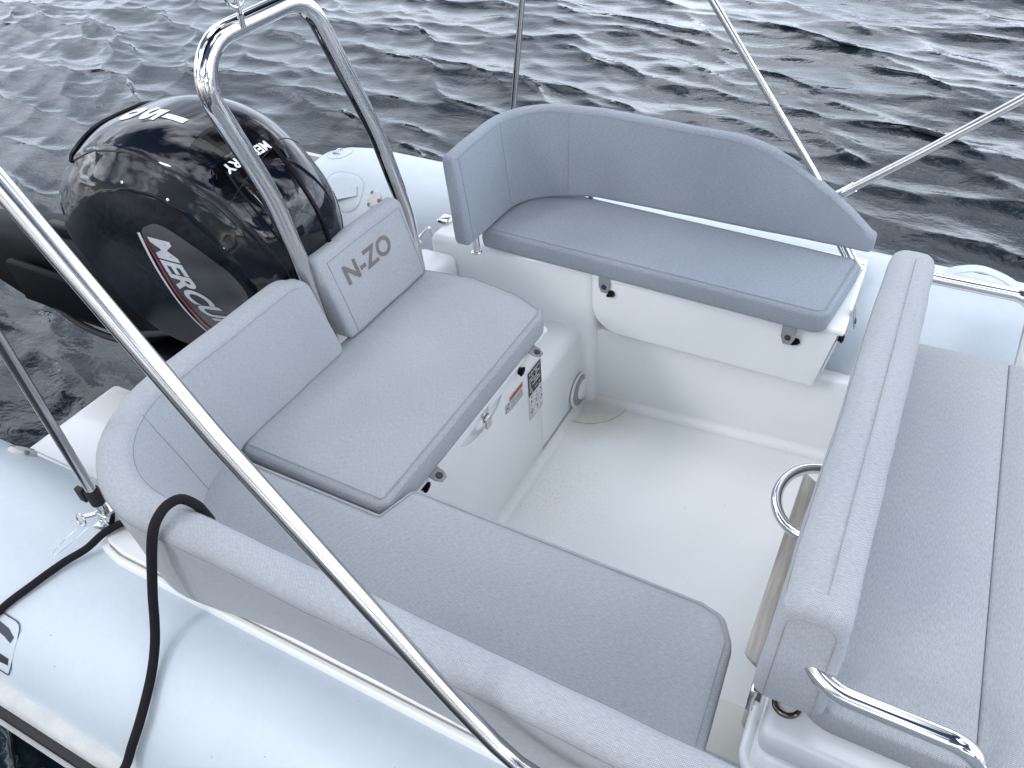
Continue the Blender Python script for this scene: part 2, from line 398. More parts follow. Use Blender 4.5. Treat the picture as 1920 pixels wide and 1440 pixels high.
def dedupe(P):
    r_ = [P[0]]
    for p in P[1:]:
        if (p-r_[-1]).length > .0015: r_.append(p)
    if (r_[-1]-r_[0]).length < .0015: r_.pop()
    return r_

def seam_on(name, path, parent, r=.0008, M=None): return tube(name, path, r, M or STITCH, parent, segs=5, cap=True)

def back_sweep(name, path, prof, M, parent, cap_r=(.02, .02), flip=False, seg=5, amp=.0022, zo=None):
    """path: list of (x,y); prof(t)->(zb, zt, bottom_off, top_off, th_b, th_t, r_top, r_bot); offset is measured outwards (away from the cockpit)"""
    P = resample([(x, y, 0) for x, y in path], .014); n = len(P); Ls = [i/(n-1) for i in range(n)]
    rings = []; frames = []
    for i, p in enumerate(P):
        t = (P[min(i+1, n-1)]-P[max(i-1, 0)]).normalized(); nn = Vector((t.y, -t.x, 0)) if not flip else Vector((-t.y, t.x, 0))
        frames.append((p, t, nn))
    def ring(i, inset=0, push=0):
        p, t, nn = frames[i]; zb, zt, bo, to, tb, tt, r1, r0 = prof(Ls[i])
        q = [Vector((bo, zb)), Vector((bo+tb, min(zb, zo) if zo else zb)), Vector((to+tt, zt)), Vector((to, zt))]
        q2 = fillet([(a.x, a.y, 0) for a in q], [r0, r0, r1, r1], seg, True)
        # densify straight sides
        d = []
        for j_, (a, b) in enumerate(zip(q2, q2[1:]+q2[:1])):
            k = 1
            if j_ % (seg+1) == seg: k = 6
            for j in range(k): d.append(a.lerp(b, j/k))
        c = sum(d, Vector())/len(d)
        res = []
        wx = max(a.x for a in d)-min(a.x for a in d); wz = max(a.y for a in d)-min(a.y for a in d)
        for a in d:
            fx = max(.05, (wx-2*inset)/wx); fz = max(.05, (wz-2*inset)/wz)
            a2 = Vector((c.x+(a.x-c.x)*fx, c.y+(a.y-c.y)*fz, 0))
            v = p+nn*a2.x+Vector((0, 0, a2.y))+t*push
            v += nn*wob(v, amp); res.append(v)
        return res
    for k in range(5, 0, -1):
        a = k/5*math.pi/2; rings.append(ring(0, cap_r[0]*(1-math.cos(a)), -cap_r[0]*math.sin(a)))
    for i in range(n): rings.append(ring(i))
    for k in range(1, 6):
        a = k/5*math.pi/2; rings.append(ring(n-1, cap_r[1]*(1-math.cos(a)), cap_r[1]*math.sin(a)))
    V, F, UV = loft(rings)
    o = mesh(name, V, F, M, parent, UV)
    return o, frames, prof
def back_pt(frames, prof, s, which, out_=0.0):
    """point on a swept backrest: s 0..1 along, which = ('in'|'out'|'top', fraction)"""
    i = min(len(frames)-1, int(s*(len(frames)-1))); p, t, nn = frames[i]; zb, zt, bo, to, tb, tt, r1, r0 = prof(s)
    k, f = which
    if k == 'in': x = bo+(to-bo)*f-out_; z = zb+(zt-zb)*f
    elif k == 'out': x = bo+tb+(to+tt-bo-tb)*f+out_; z = zb+(zt-zb)*f
    else: x = to+tt*f; z = zt+out_
    v = p+nn*x+Vector((0, 0, z)); return v+nn*wob(v, .0022)

def text_mesh(txt, size, bold=0.0, shear=0.0, spacing=1.0):
    cu = bpy.data.curves.new('lettering', 'FONT'); cu.body = txt; cu.size = size; cu.offset = bold; cu.shear = shear; cu.space_character = spacing
    cu.align_x = 'CENTER'; cu.align_y = 'CENTER'; cu.fill_mode = 'FRONT'; cu.resolution_u = 6
    o = bpy.data.objects.new('lettering', cu); col.objects.link(o)
    dg = bpy.context.evaluated_depsgraph_get(); dg.update(); me = bpy.data.meshes.new_from_object(o.evaluated_get(dg))
    bpy.data.objects.remove(o); bpy.data.curves.remove(cu)
    bm = bmesh.new(); bm.from_mesh(me); bpy.data.meshes.remove(me)
    bmesh.ops.remove_doubles(bm, verts=bm.verts, dist=1e-6); return bm
def slice_bm(bm, step):
    xs = [v.co.x for v in bm.verts]; ys = [v.co.y for v in bm.verts]
    for ax, lo, hi in ((0, min(xs), max(xs)), (1, min(ys), max(ys))):
        k = math.ceil(lo/step)
        while k*step < hi:
            co = Vector((k*step, 0, 0)) if ax == 0 else Vector((0, k*step, 0)); no = Vector((1, 0, 0)) if ax == 0 else Vector((0, 1, 0))
            bmesh.ops.bisect_plane(bm, geom=bm.verts[:]+bm.edges[:]+bm.faces[:], plane_co=co, plane_no=no, dist=1e-6); k += 1
def place_bm(name, bm, O, U, Vv, M, parent, bvh=None, direction=None, off=.0012, step=.012, stretch=(1, 1)):
    """flat artwork laid at O with axes U,Vv; optionally projected on a surface"""
    U = Vector(U).normalized(); Vv = Vector(Vv).normalized()
    if bvh: slice_bm(bm, step)
    for v in bm.verts:
        p = Vector(O)+U*v.co.x*stretch[0]+Vv*v.co.y*stretch[1]
        if bvh:
            d = Vector(direction).normalized(); h = bvh.ray_cast(p-d*.5, d)
            if h[0] is None: h = bvh.find_nearest(p)
            p = h[0]+h[1]*off
        v.co = p
    me = bpy.data.meshes.new(name); bm.to_mesh(me); bm.free(); return link(name, me, M, parent)
def poly_bm(pts):
    bm = bmesh.new(); f = bm.faces.new([bm.verts.new((x, y, 0)) for x, y in pts]); bmesh.ops.triangulate(bm, faces=[f]); return bm
class Surf:
    """ray casts that never fall through a crack between two faces"""
    def __init__(s, t): s.t = t
    def ray_cast(s, p, d):
        for j in (0, .0007, -.0009, .0013):
            h = s.t.ray_cast(Vector(p)+Vector((j, j*.7, j*.5)), Vector(d))
            if h[0] is not None: return (h[0], -h[1] if h[1].dot(Vector(d)) > 0 else h[1], h[2], h[3])
        return h
    def find_nearest(s, p): return s.t.find_nearest(Vector(p))
def bvh_of(o):
    me = o.data; off = o.location
    return Surf(BVHTree.FromPolygons([v.co.copy() for v in me.vertices], [tuple(p.vertices) for p in me.polygons]))
def rect(a, b, c, d): return [(a, b), (c, b), (c, d), (a, d)]

# ================================================================== WATER
oc_me = bpy.data.meshes.new('ocean_tmp'); oc_me.from_pydata([(0, 0, 0), (1, 0, 0), (1, 1, 0)], [], [(0, 1, 2)])
oc = bpy.data.objects.new('ocean_tmp', oc_me); col.objects.link(oc)
om = oc.modifiers.new('Ocean', 'OCEAN'); om.geometry_mode = 'GENERATE'; om.resolution = 26; om.viewport_resolution = 26
om.spatial_size = 16; om.size = 1; om.wave_scale = .30; om.wave_scale_min = .01; om.choppiness = .55; om.wind_velocity = 1.15; om.wave_alignment = .6
om.wave_direction = R(115); om.random_seed = 5; om.time = 3.0; om.depth = 60
dg = bpy.context.evaluated_depsgraph_get(); dg.update()
wm_ = bpy.data.meshes.new_from_object(oc.evaluated_get(dg)); bpy.data.objects.remove(oc)
import numpy as np
nv = len(wm_.vertices); co = np.empty(nv*3, dtype=np.float32); wm_.vertices.foreach_get('co', co); co = co.reshape(-1, 3)
ctr = (co.min(0)+co.max(0))/2; co[:, 0] -= ctr[0]; co[:, 1] -= ctr[1]
co[:, 0] *= 1.3; co[:, 1] *= 1.3; half = 10.4; WX, WY, WZ = -3.2, 5.6, -.12
edge = np.maximum(np.abs(co[:, 0]), np.abs(co[:, 1])); fade = np.clip((10.0-edge)/1.2, 0, 1)
co[:, 2] -= co[:, 2].mean(); print('raw std', co[:, 2].std()); co[:, 2] *= fade*.0138/co[:, 2].std()
print('wave height std', co[:, 2].std())
co[:, 0] += WX; co[:, 1] += WY; co[:, 2] += WZ
wm_.vertices.foreach_set('co', co.reshape(-1)); wm_.update()
bm = bmesh.new(); bm.from_mesh(wm_)
Q = 10.15; S = 400
def qd(x0, y0, x1, y1):
    bm.faces.new([bm.verts.new((x0+WX, y0+WY, WZ-.004)), bm.verts.new((x1+WX, y0+WY, WZ-.004)), bm.verts.new((x1+WX, y1+WY, WZ-.004)), bm.verts.new((x0+WX, y1+WY, WZ-.004))])
qd(-S, -S, S, -Q); qd(-S, Q, S, S); qd(-S, -Q, -Q, Q); qd(Q, -Q, S, Q)
me = bpy.data.meshes.new('water'); bm.to_mesh(me); bm.free(); me.polygons.foreach_set('use_smooth', [True]*len(me.polygons))
o = link('water', me, WATER); o['kind'] = 'structure'

# ================================================================== BOAT
boat = thing('inflatable_boat', 'white rigid inflatable boat with pale blue side tubes and white fibreglass cockpit', 'boat', (0, 1.15, 0))
TR = .22; TZ = .255
def near_y(x): return .375+.022*(x+1.1)
def far_y(x): return 2.005-.042*(x+1.2)
def side_tube(fy, name, stern):
    xs = [i*.07-2.0 for i in range(0, 62)]; rings = []; seg = 48
    ends = [(stern-.0, .02), (stern+.004, .06), (stern+.02, .11), (stern+.05, .15), (stern+.10, .185), (stern+.17, .207), (stern+.26, .218)]
    st = [(x, r) for x, r in ends]+[(x, TR) for x in xs if x > stern+.32]
    for x, r in st:
        y = fy(x)
        if x > 1.3: k = min(1, (x-1.3)/1.1); y += (1.19-y)*k*k
        rings.append([Vector((x, y+math.cos(a)*r, TZ+math.sin(a)*r)) for a in (2*math.pi*k/seg for k in range(seg))])
    V, F, UV = loft(rings); return mesh(name, V, F, TUBE, boat, UV)
t_near = side_tube(near_y, 'side_tube', -2.45); t_far = side_tube(far_y, 'side_tube', -2.06)
near_bvh = bvh_of(t_near); far_bvh = bvh_of(t_far)
def strake(fy, sg):
    for nm, prof, M in (('rub_strake', [(.205, .045), (.235, .040), (.243, .022), (.243, -.022), (.235, -.040), (.205, -.045)], STRK),
                        ('strake_stripe', [(.240, .017), (.256, .013), (.258, 0), (.256, -.013), (.240, -.017)], MATTE),
                        ('strake_lip', [(.235, -.019), (.262, -.022), (.263, -.028), (.235, -.033)], STRK)):
        rings = []
        for i in range(45):
            x = -2.3+i*.1; y = fy(x)
            if x > 1.3: k = min(1, (x-1.3)/1.1); y += (1.19-y)*k*k
            rings.append([Vector((x, y+sg*a, TZ+b)) for a, b in prof])
        V, F, UV = loft(rings); mesh(nm, V, F, M, boat, UV, sharp=60)
strake(near_y, -1); strake(far_y, 1)
# seam tape line along the tubes
def surf(fy, x, ang, off=.0): return Vector((x, fy(x)+math.cos(ang)*(TR+off), TZ+math.sin(ang)*(TR+off)))

# ---- hull, floor, liner
box('hull_bottom', (-1.3, .52, -.42), (2.6, 1.83, -.035), GEL, boat, r=.06, seg=4)
box('floor', (-.80, .60, -.03), (2.6, 1.78, 0), GELF, boat, r=0)
bm = bmesh.new()
prism(bm, [Vector((-.76, 1.655, -.02)), Vector((-.76, 1.80, -.02)), Vector((2.6, 1.80, -.02)), Vector((2.6, 1.725, -.02)), Vector((0, 1.702, -.02))], (0, 0, .285), r=.012)
from_bm('side_wall', bm, GEL, boat)
# coves between floor and walls
def cove(name, a, b, n1_, n2_, r, M):
    a, b, n1_, n2_ = map(Vector, (a, b, n1_, n2_)); rings = []
    for p in (a, b):
        ring = [p-n1_*.002-n2_*.002]
        for k in range(7):
            t = k/6*math.pi/2; ring.append(p+n1_*r*(1-math.sin(t))+n2_*r*(1-math.cos(t)))
        rings.append(ring)
    V, F, UV = loft(rings); return mesh(name, V, F, M, boat, UV, sharp=60)
cove('floor_cove', (-.735, 1.658, .001), (0, 1.703, .001), (0, -1, 0), (0, 0, 1), .028, GELF)
cove('floor_cove', (-.735, .62, .001), (-.735, 1.66, .001), (1, 0, 0), (0, 0, 1), .022, GELF)
# aft seat locker with a scooped hand grip
lk = box('seat_locker', (-1.14, .40, -.02), (-.735, 1.378, .436), GEL, boat, r=.016)
bm = bmesh.new(); bmesh.ops.create_uvsphere(bm, u_segments=40, v_segments=20, radius=1)
for v in bm.verts: v.co = Vector((-.735+v.co.x*.026, 1.075+v.co.y*.105, .412+v.co.z*.055))
cut = from_bm('cut_tmp', bm, GEL)
md = lk.modifiers.new('b', 'BOOLEAN'); md.object = cut; md.operation = 'DIFFERENCE'; md.solver = 'EXACT'
dg = bpy.context.evaluated_depsgraph_get(); dg.update(); nm_ = bpy.data.meshes.new_from_object(lk.evaluated_get(dg)); lk.modifiers.clear(); lk.data = nm_
nm_.set_sharp_from_angle(angle=R(35)); bpy.data.objects.remove(cut)
box('locker_lid', (-1.12, .50, .4385), (-.712, 1.380, .462), GEL, boat, r=.009)
box('locker_lid', (-.7335, .62, .405), (-.728, 1.372, .4375), GEL, boat, r=.002)
bm = bmesh.new(); bevel_box(bm, (-1.2, 1.36, -.02), (-.738, 1.70, .275), .028, 5); from_bm('side_step', bm, GEL, boat)
# far bench base, with the curved corner and the overhanging forward locker
bm = bmesh.new(); bevel_box(bm, (-1.235, 1.632, -.02), (-.697, 2.0, .474), .028, 5); from_bm('bench_base', bm, GEL, boat)
ol = fillet([(-.699, 0, .470), (-.699, 0, .296), (-.094, 0, .290), (-.064, 0, .470)], [0, .125, .0, 0], 14, True)
bm = bmesh.new(); prism(bm, [Vector((p.x, 1.618, p.z)) for p in ol], (0, .30, 0), r=.007); from_bm('forward_locker', bm, GEL, boat)
box('locker_rim', (-.70, 1.6155, .460), (-.052, 1.900, .4775), GEL, boat, r=.008)
ol = [(-.090, 1.66, .315), (-.069, 1.66, .440), (-.069, 1.88, .440), (-.090, 1.88, .315)]
bm = bmesh.new(); prism(bm, [Vector((x+.004, y, z)) for x, y, z in ol], (.006, 0, -.001), r=.0025); from_bm('end_hatch', bm, GEL, boat)
box('coaming', (-1.24, 1.86, .43), (-.052, 1.970, .4785), GEL, boat, r=.012)
# transom, aft deck, swim platform
box('transom', (-1.27, .50, -.3), (-1.135, 1.64, .43), GEL, boat, r=.03, seg=4)
sp = box('swim_platform', (-1.93, .60, .15), (-1.22, .935, .20), GEL, boat, r=.022, seg=4)
box('platform_tread', (-1.895, .635, .197), (-1.30, .905, .2035), GEL, sp, r=.003)
box('swim_platform', (-1.93, 1.38, .13), (-1.22, 1.72, .18), GEL, boat, r=.02, seg=4)
# near coaming strip
nc = [(-1.165, .50), (-1.178, .43), (-1.160, .392), (-1.10, .382), (0.9, .392), (.9, .492), (-1.1, .50)]
P = fillet([(x, y, .452) for x, y in nc], [.02, .04, .04, .05, 0, 0, 0], 6, True)
bm = bmesh.new(); prism(bm, P, (0, 0, .040), r=.006); from_bm('coaming', bm, GEL, boat)
P2 = fillet([(x+(.008 if x < -1 else 0), y+.012, .49) for x, y in nc], [.02, .04, .04, .05, 0, 0, 0], 6, True)
bm = bmesh.new(); prism(bm, P2, (0, 0, .014), r=.004); from_bm('coaming_joint', bm, GEL, boat)
tube('joint_line', [Vector((p.x, p.y-.001, .4935)) for p in resample(fillet([(-1.165, .50, 0), (-1.168, .43, 0), (-1.152, .404, 0), (-1.10, .3935, 0), (.9, .4035, 0)], .04, 6), .03)], .0014, plain('joint_dirt', (.30, .27, .23), rough=.8), boat, segs=6)
box('bench_base', (-1.12, .50, -.02), (-.075, .695, .455), GEL, boat, r=.02)
box('side_ledge', (-.10, .55, -.02), (1.2, .835, .10), GELD, boat, r=.02)
# drain cap
def disc(name, c, nrm, r, th, M, parent, bev=.3, seg=36, hole=0):
    nrm = Vector(nrm).normalized(); q = nrm.to_track_quat('Z', 'Y').to_matrix()
    prof = [(hole, 0), (r, 0), (r, th*.55), (r-th*.25, th*.9), (r-th*.6, th), (hole, th)]
    rings = [[Vector(c)+q@Vector((math.cos(2*math.pi*k/seg)*a, math.sin(2*math.pi*k/seg)*a, b)) for k in range(seg)] for a, b in prof]
    if hole == 0: rings = rings[1:-1]
    else: rings = rings+[rings[0]]
    V, F, UV = loft(rings, cap=(hole == 0)); return mesh(name, V, F, M, parent, UV, sharp=40)
d0 = disc('drain_cap', (-.734, 1.612, .060), (1, 0, 0), .051, .010, plain('drain_grey', (.30, .31, .31), rough=.4), boat)
disc('drain_disc', (-.7245, 1.616, .063), (1, 0, 0), .034, .006, GEL, d0)
disc('drain_rim', (-.735, 1.608, .060), (1, 0, 0), .057, .005, GEL, boat)
P = [Vector((-.715+.165*math.cos(a)*.75, 1.665+.165*math.sin(a)*.8, .0016)) for a in (R(-95+i*4) for i in range(24))]
tube('drain_sump_edge', P, .0012, plain('sump_dirt', (.52, .50, .45), rough=.8), boat, segs=6)

# latches, knobs
def turn_button(c, nrm):
    k = disc('turn_button', c, nrm, .0100, .006, BLACK, boat, seg=20)
    n_ = Vector(nrm).normalized(); sdv = Vector((0, 0, 1)).cross(n_).normalized(); cc = Vector(c)+n_*.008
    d = (sdv*.9+Vector((0, 0, .5))).normalized()
    tube('knob_wing', [cc-d*.012, cc-d*.006, cc+d*.006, cc+d*.012], .0055, BLACK, k, segs=10, rf=lambda t: .0030+.0028*math.sin(math.pi*min(1, max(0, t))))
turn_button((-.7275, 1.249, .409), (1, 0, 0)); turn_button((-.7275, .825, .42), (1, 0, 0))
turn_button((-.640, 1.6175, .430), (0, -1, 0)); turn_button((-.155, 1.6175, .418), (0, -1, 0)); turn_button((-.064, 1.655, .432), (1, 0, -.15))
lt = box('latch', (-.7275, 1.064, .392), (-.7235, 1.090, .430), STEELB, boat, r=.0015)
box('latch_hasp', (-.7235, 1.066, .372), (-.7165, 1.088, .408), STEELB, lt, r=.003); tube('latch_pin', [(-.720, 1.0655, .404), (-.720, 1.0885, .404)], .003, STEEL, lt, segs=10); disc('latch_screw', (-.7235, 1.077, .421), (1, 0, 0), .0035, .0018, STEEL, lt, seg=12)

# labels on the aft locker front
XF = -.7342
def flat(name, y0, y1, z0, z1, M, parent, dx=0.0008): return box(name, (XF, y0, z0), (XF+dx, y1, z1), M, parent, r=0)
pl = flat('instruction_label', 1.300, 1.372, .278, .356, INKD, boat)
bm = bmesh.new()
for row in range(9):
    y = 1.305; z = .349-row*.0082
    while y < 1.366:
        wd = random.uniform(.004, .016)
        if random.random() < .62 and y+wd < 1.369: bevel_box(bm, (XF+.0008, y, z-.0030), (XF+.0012, y+wd, z), 0)
        y += wd+.003
from_bm('label_print', bm, LABW, pl, smooth=False)
pl = flat('pictogram_label', 1.300, 1.372, .196, .276, LABW, boat)
bm = bmesh.new()
for i in range(3):
    for j in range(3):
        cy_, cz_ = 1.312+i*.024, .262-j*.026
        for a, b in ((cy_-.010, cz_-.011), ):
            bevel_box(bm, (XF+.0008, cy_-.0105, cz_-.0118), (XF+.0011, cy_+.0105, cz_-.0112), 0); bevel_box(bm, (XF+.0008, cy_+.0108, cz_-.012), (XF+.0011, cy_+.0113, cz_+.012), 0)
        for k in range(5):
            yy = cy_+random.uniform(-.008, .005); zz = cz_+random.uniform(-.009, .007)
            bevel_box(bm, (XF+.0008, yy, zz), (XF+.0012, yy+random.choice((.0015, .006)), zz+random.choice((.0015, .005))), 0)
from_bm('label_print', bm, NAVY, pl, smooth=False)
pl = flat('warning_label', 1.203, 1.270, .312, .356, LABW, boat)
o = box('warning_band', (XF+.0008, 1.203, .343), (XF+.0011, 1.270, .356), ORNG, pl, r=0)
bm = text_mesh('WARNING', .010, bold=.0002); place_bm('label_lettering', bm, (XF+.0013, 1.238, .3495), (0, 1, 0), (0, 0, 1), INKD, pl)
bm = bmesh.new()
for r_ in range(5):
    y = 1.207
    while y < 1.264:
        wd = random.uniform(.004, .010)
        bevel_box(bm, (XF+.0008, y, .337-r_*.0052-.0018), (XF+.0012, min(y+wd, 1.267), .337-r_*.0052), 0); y += wd+.002
from_bm('label_print', bm, INKD, pl, smooth=False)
pl = flat('small_label', 1.180, 1.199, .318, .345, LABW, boat)
bm = bmesh.new()
bevel_box(bm, (XF+.0008, 1.182, .341), (XF+.0012, 1.197, .343), 0); bevel_box(bm, (XF+.0008, 1.182, .320), (XF+.0012, 1.197, .322), 0); bevel_box(bm, (XF+.0008, 1.182, .322), (XF+.0012, 1.1835, .341), 0); bevel_box(bm, (XF+.0008, 1.1955, .322), (XF+.0012, 1.197, .341), 0); bevel_box(bm, (XF+.0008, 1.187, .328), (XF+.0012, 1.192, .335), 0)
from_bm('label_print', bm, NAVY, pl, smooth=False)

# tube fittings: valves, D-ring, carry strap, lettering, handle
def valve(p, n_, parent):
    n_ = Vector(n_).normalized(); v = disc('air_valve', Vector(p)-n_*.002, n_, .030, .011, VALVE, parent, seg=40)
    s1 = n_.cross(Vector((1, 0, .2))).normalized(); s2 = n_.cross(s1)
    for a in (20, 140, 260):
        q = Vector(p)+(s1*math.cos(R(a))+s2*math.sin(R(a)))*.0235+n_*.0022; disc('valve_notch', q, n_, .0078, .0078, VDARK, v, seg=16)
def near_s(x, y):
    h = near_bvh.ray_cast(Vector((x, y, 2)), Vector((0, 0, -1))); return h[0], h[1]
def far_s(x, y):
    h = far_bvh.ray_cast(Vector((x, y, 2)), Vector((0, 0, -1))); return h[0], h[1]
p, n_ = near_s(-1.648, .530); valve(p, n_, boat)
p, n_ = far_s(-1.610, 1.862); valve(p, n_, boat)
def patch(name, bvh, c, rx, ry, lift=.0015, n=40, sq=2.0, M=TUBE):
    """c = (x, angle on the far tube); ry measured along the skin"""
    bm = bmesh.new(); ring = []
    def on(x, s_):
        a = c[1]+s_/TR; p = Vector((x, far_y(x)+math.cos(a)*TR, TZ+math.sin(a)*TR)); h = bvh.find_nearest(p); return h[0], h[1]
    for rr in (0.34, .67, .94, 1.0):
        row = []
        for k in range(n):
            a = 2*math.pi*k/n; ca, sa = math.cos(a), math.sin(a)
            h = on(c[0]+rx*rr*abs(ca)**(2/sq)*(1 if ca > 0 else -1), ry*rr*abs(sa)**(2/sq)*(1 if sa > 0 else -1))
            row.append(bm.verts.new(h[0]+h[1]*(lift if rr < .99 else -.001)))
        ring.append(row)
    for a, b in zip(ring, ring[1:]):
        for k in range(n): bm.faces.new((a[k], a[(k+1) % n], b[(k+1) % n], b[k]))
    bm.faces.new(ring[0]); e_ = [Vector(v.co) for v in ring[2]]
    o = from_bm(name, bm, M, boat, sharp=60); tube('patch_edge', e_, .0007, STITCH, o, segs=5, closed=True); return o
pt = patch('tie_patch', far_bvh, (-1.875, R(92)), .062, .048)
p, n_ = far_s(-1.875, 2.03); e1 = Vector((1, 0, 0)); e2 = n_.cross(e1)
tube('tie_ring', fillet([p+e1*a+e2*b+n_*c for a, b, c in ((-.013, -.012, .003), (.013, -.012, .003), (.017, .014, .005), (-.017, .014, .005))], .010, 6, True), .0030, STEEL, pt, segs=10, closed=True)
tube('tie_loop', [p+e1*a+e2*(-.014)+n_*b for a, b in ((-.022, .001), (-.008, .007), (.008, .007), (.022, .001))], .004, TUBE, pt, segs=8)
pt = patch('strap_patch', far_bvh, (-1.755, R(136)), .095, .075, sq=2.6)
def band(name, bvh, pts, wdt, th, M, parent, lifts):
    """flat strap above a tube; pts (x,y), lifts metres above the surface"""
    rings = []; n = len(pts)
    P = []
    for (x, y), l in zip(pts, lifts):
        h = bvh.ray_cast(Vector((x, y, 2)), Vector((0, 0, -1)))
        if h[0] is None: h = bvh.find_nearest(Vector((x, y, .5)))
        P.append((h[0], h[1], l))
    C = catmull([a+b*c for a, b, c in P], 8); Nn = catmull([b for a, b, c in P], 8)
    for i, q in enumerate(C):
        t = (C[min(i+1, len(C)-1)]-C[max(0, i-1)]).normalized(); sd_ = Nn[i].cross(t).normalized(); nn = t.cross(sd_).normalized()
        rings.append([q+sd_*wdt/2, q+sd_*wdt/2+nn*th, q-sd_*wdt/2+nn*th, q-sd_*wdt/2])
    V, F, UV = loft(rings); return mesh(name, V, F, M, parent, UV, sharp=40)
band('carry_strap', far_bvh, [(-1.69, 1.875), (-1.72, 1.868), (-1.78, 1.855), (-1.84, 1.835), (-1.87, 1.82)], .036, .003, TUBE, pt, [.002, .006, .016, .008, .002])
band('grab_handle', far_bvh, [(.10, 1.945), (.125, 1.955), (.155, 1.965), (.20, 1.97), (.25, 1.965), (.30, 1.95), (.335, 1.94)], .034, .004, TUBE, boat, [.001, .004, .020, .030, .022, .006, .001])
box('handle_seam', (.09, 1.90, .4755), (.0915, 1.96, .4762), STITCH, boat, r=0)
# registration letter fragment on the near tube, inside a round-cornered patch
def arc_pts(cx_, cy_, r0, r1, a0, a1, n=14):
    o_ = [(cx_+r1*math.cos(R(a0+(a1-a0)*k/n)), cy_+r1*math.sin(R(a0+(a1-a0)*k/n))) for k in range(n+1)]
    return o_+[(cx_+r0*math.cos(R(a1-(a1-a0)*k/n)), cy_+r0*math.sin(R(a1-(a1-a0)*k/n))) for k in range(n+1)]
down = (0, .35, -1)
def on_near(name, pts, M, par, off=.0012):
    bm = bmesh.new(); f = bm.faces.new([bm.verts.new((x, y, 0)) for x, y in pts]); bmesh.ops.triangulate(bm, faces=[f])
    return place_bm(name, bm, (0, 0, .6), (1, 0, 0), (0, 1, 0), M, par, near_bvh, (0, 0, -1), off=off, step=.01)
pt = on_near('letter_patch', [(-1.60, .228), (-1.212, .230), (-1.204, .222), (-1.214, .1735), (-1.222, .168), (-1.60, .166)], TUBE, boat, .0006)
lp = []
for x, y in ((-1.60, .229), (-1.214, .231), (-1.206, .222), (-1.214, .176), (-1.222, .168), (-1.60, .166)):
    lp.append(near_s(x, y)[0]+near_s(x, y)[1]*.0022)
tube('patch_outline', resample(lp, .01), .0009, NAVY, pt, segs=5)
on_near('letter', [(-1.34, .2225), (-1.262, .2185), (-1.235, .2165), (-1.216, .2100), (-1.222, .2010), (-1.240, .2045), (-1.262, .2065), (-1.34, .208)], NAVY, pt)
on_near('letter', [(-1.34, .187), (-1.256, .1835), (-1.221, .1835), (-1.223, .1765), (-1.256, .1745), (-1.34, .176)], NAVY, pt)
# cleats and small chrome on the aft deck beside the far bench
c0 = tube('cleat', fillet([(-1.235, 1.60, .455), (-1.245, 1.60, .475), (-1.245, 1.66, .482), (-1.235, 1.66, .455)], .008, 5), .005, STEEL, boat, segs=10)
c1 = box('fairlead', (-1.245, 1.70, .470), (-1.205, 1.745, .486), STEEL, boat, r=.006)

# ================================================================== CUSHIONS
G1 = None
def strap(parent, c, nrm, up, w_=.030, l=.045, curl=.0):
    """small pull tab with a press stud, hanging from a cushion's lower edge"""
    n_ = Vector(nrm).normalized(); u_ = Vector(up).normalized(); s_ = u_.cross(n_).normalized(); c = Vector(c)
    out = [(-w_/2, .006), (w_/2, .006), (w_/2, -l*.62), (w_*.26, -l), (-w_*.26, -l), (-w_/2, -l*.62)]
    bm = bmesh.new()
    prism(bm, [c+s_*a+u_*b+n_*(curl*(b/l)**2) for a, b in out], n_*.0022, r=.0006, seg=1)
    o = from_bm('strap', bm, STRAP, parent); disc('snap', c-u_*l*.62+n_*(.0022+curl*.3), n_+u_*(-.0), .0078, .003, NAVY, o, seg=18)
# aft seat cushion
ac = thing('seat_cushion', 'light grey rectangular seat cushion on the aft locker, below the lettered backrest', 'cushion', (-.87, 1.0, .465), 'grey seat cushions of the boat')
slab_cushion('pad', [(-.700, .675), (-.703, 1.352), (-.80, 1.395), (-.94, 1.418), (-1.095, 1.40), (-1.095, .680)], .465, .528, [.022, .035, .06, .05, .03, .012], FAB2, ac, er=.018, bulge=.005)
for yy in (1.275, .835): strap(ac, (-.712, yy, .4655), (.35, 0, .94), (-.94, 0, .35), .032, .036, .0)
# near bench cushion
ncu = thing('seat_cushion', 'long light grey seat cushion of the near bench, running forward beside the black rope', 'cushion', (-.55, .6, .456), 'grey seat cushions of the boat')
slab_cushion('pad', [(-1.115, .46), (-.045, .465), (-.058, .692), (-.082, .734), (-.122, .745), (-.684, .749), (-.708, .668), (-1.095, .668), (-1.115, .60)], .460, .519, [.02, .02, .03, .03, .02, .025, .01, .01, .02], FAB, ncu, er=.014, bulge=.004, deep=(.006, .012, .018))
# far bench cushion
fcu = thing('seat_cushion', 'blue-tinted grey cushion of the far bench, with three press stud straps along its edge', 'cushion', (-.55, 1.75, .476), 'grey seat cushions of the boat')
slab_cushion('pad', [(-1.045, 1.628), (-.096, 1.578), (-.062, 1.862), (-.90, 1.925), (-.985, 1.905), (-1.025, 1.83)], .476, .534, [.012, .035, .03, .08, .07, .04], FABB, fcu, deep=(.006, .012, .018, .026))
strap(fcu, (-.660, 1.614, .478), (0, -1, .06), (0, 0, 1), .032, .048); strap(fcu, (-.172, 1.592, .478), (0, -1, .06), (0, 0, 1), .034, .056); strap(fcu, (-.049, 1.705, .484), (1, 0, .25), (-.22, 0, 1), .030, .050)

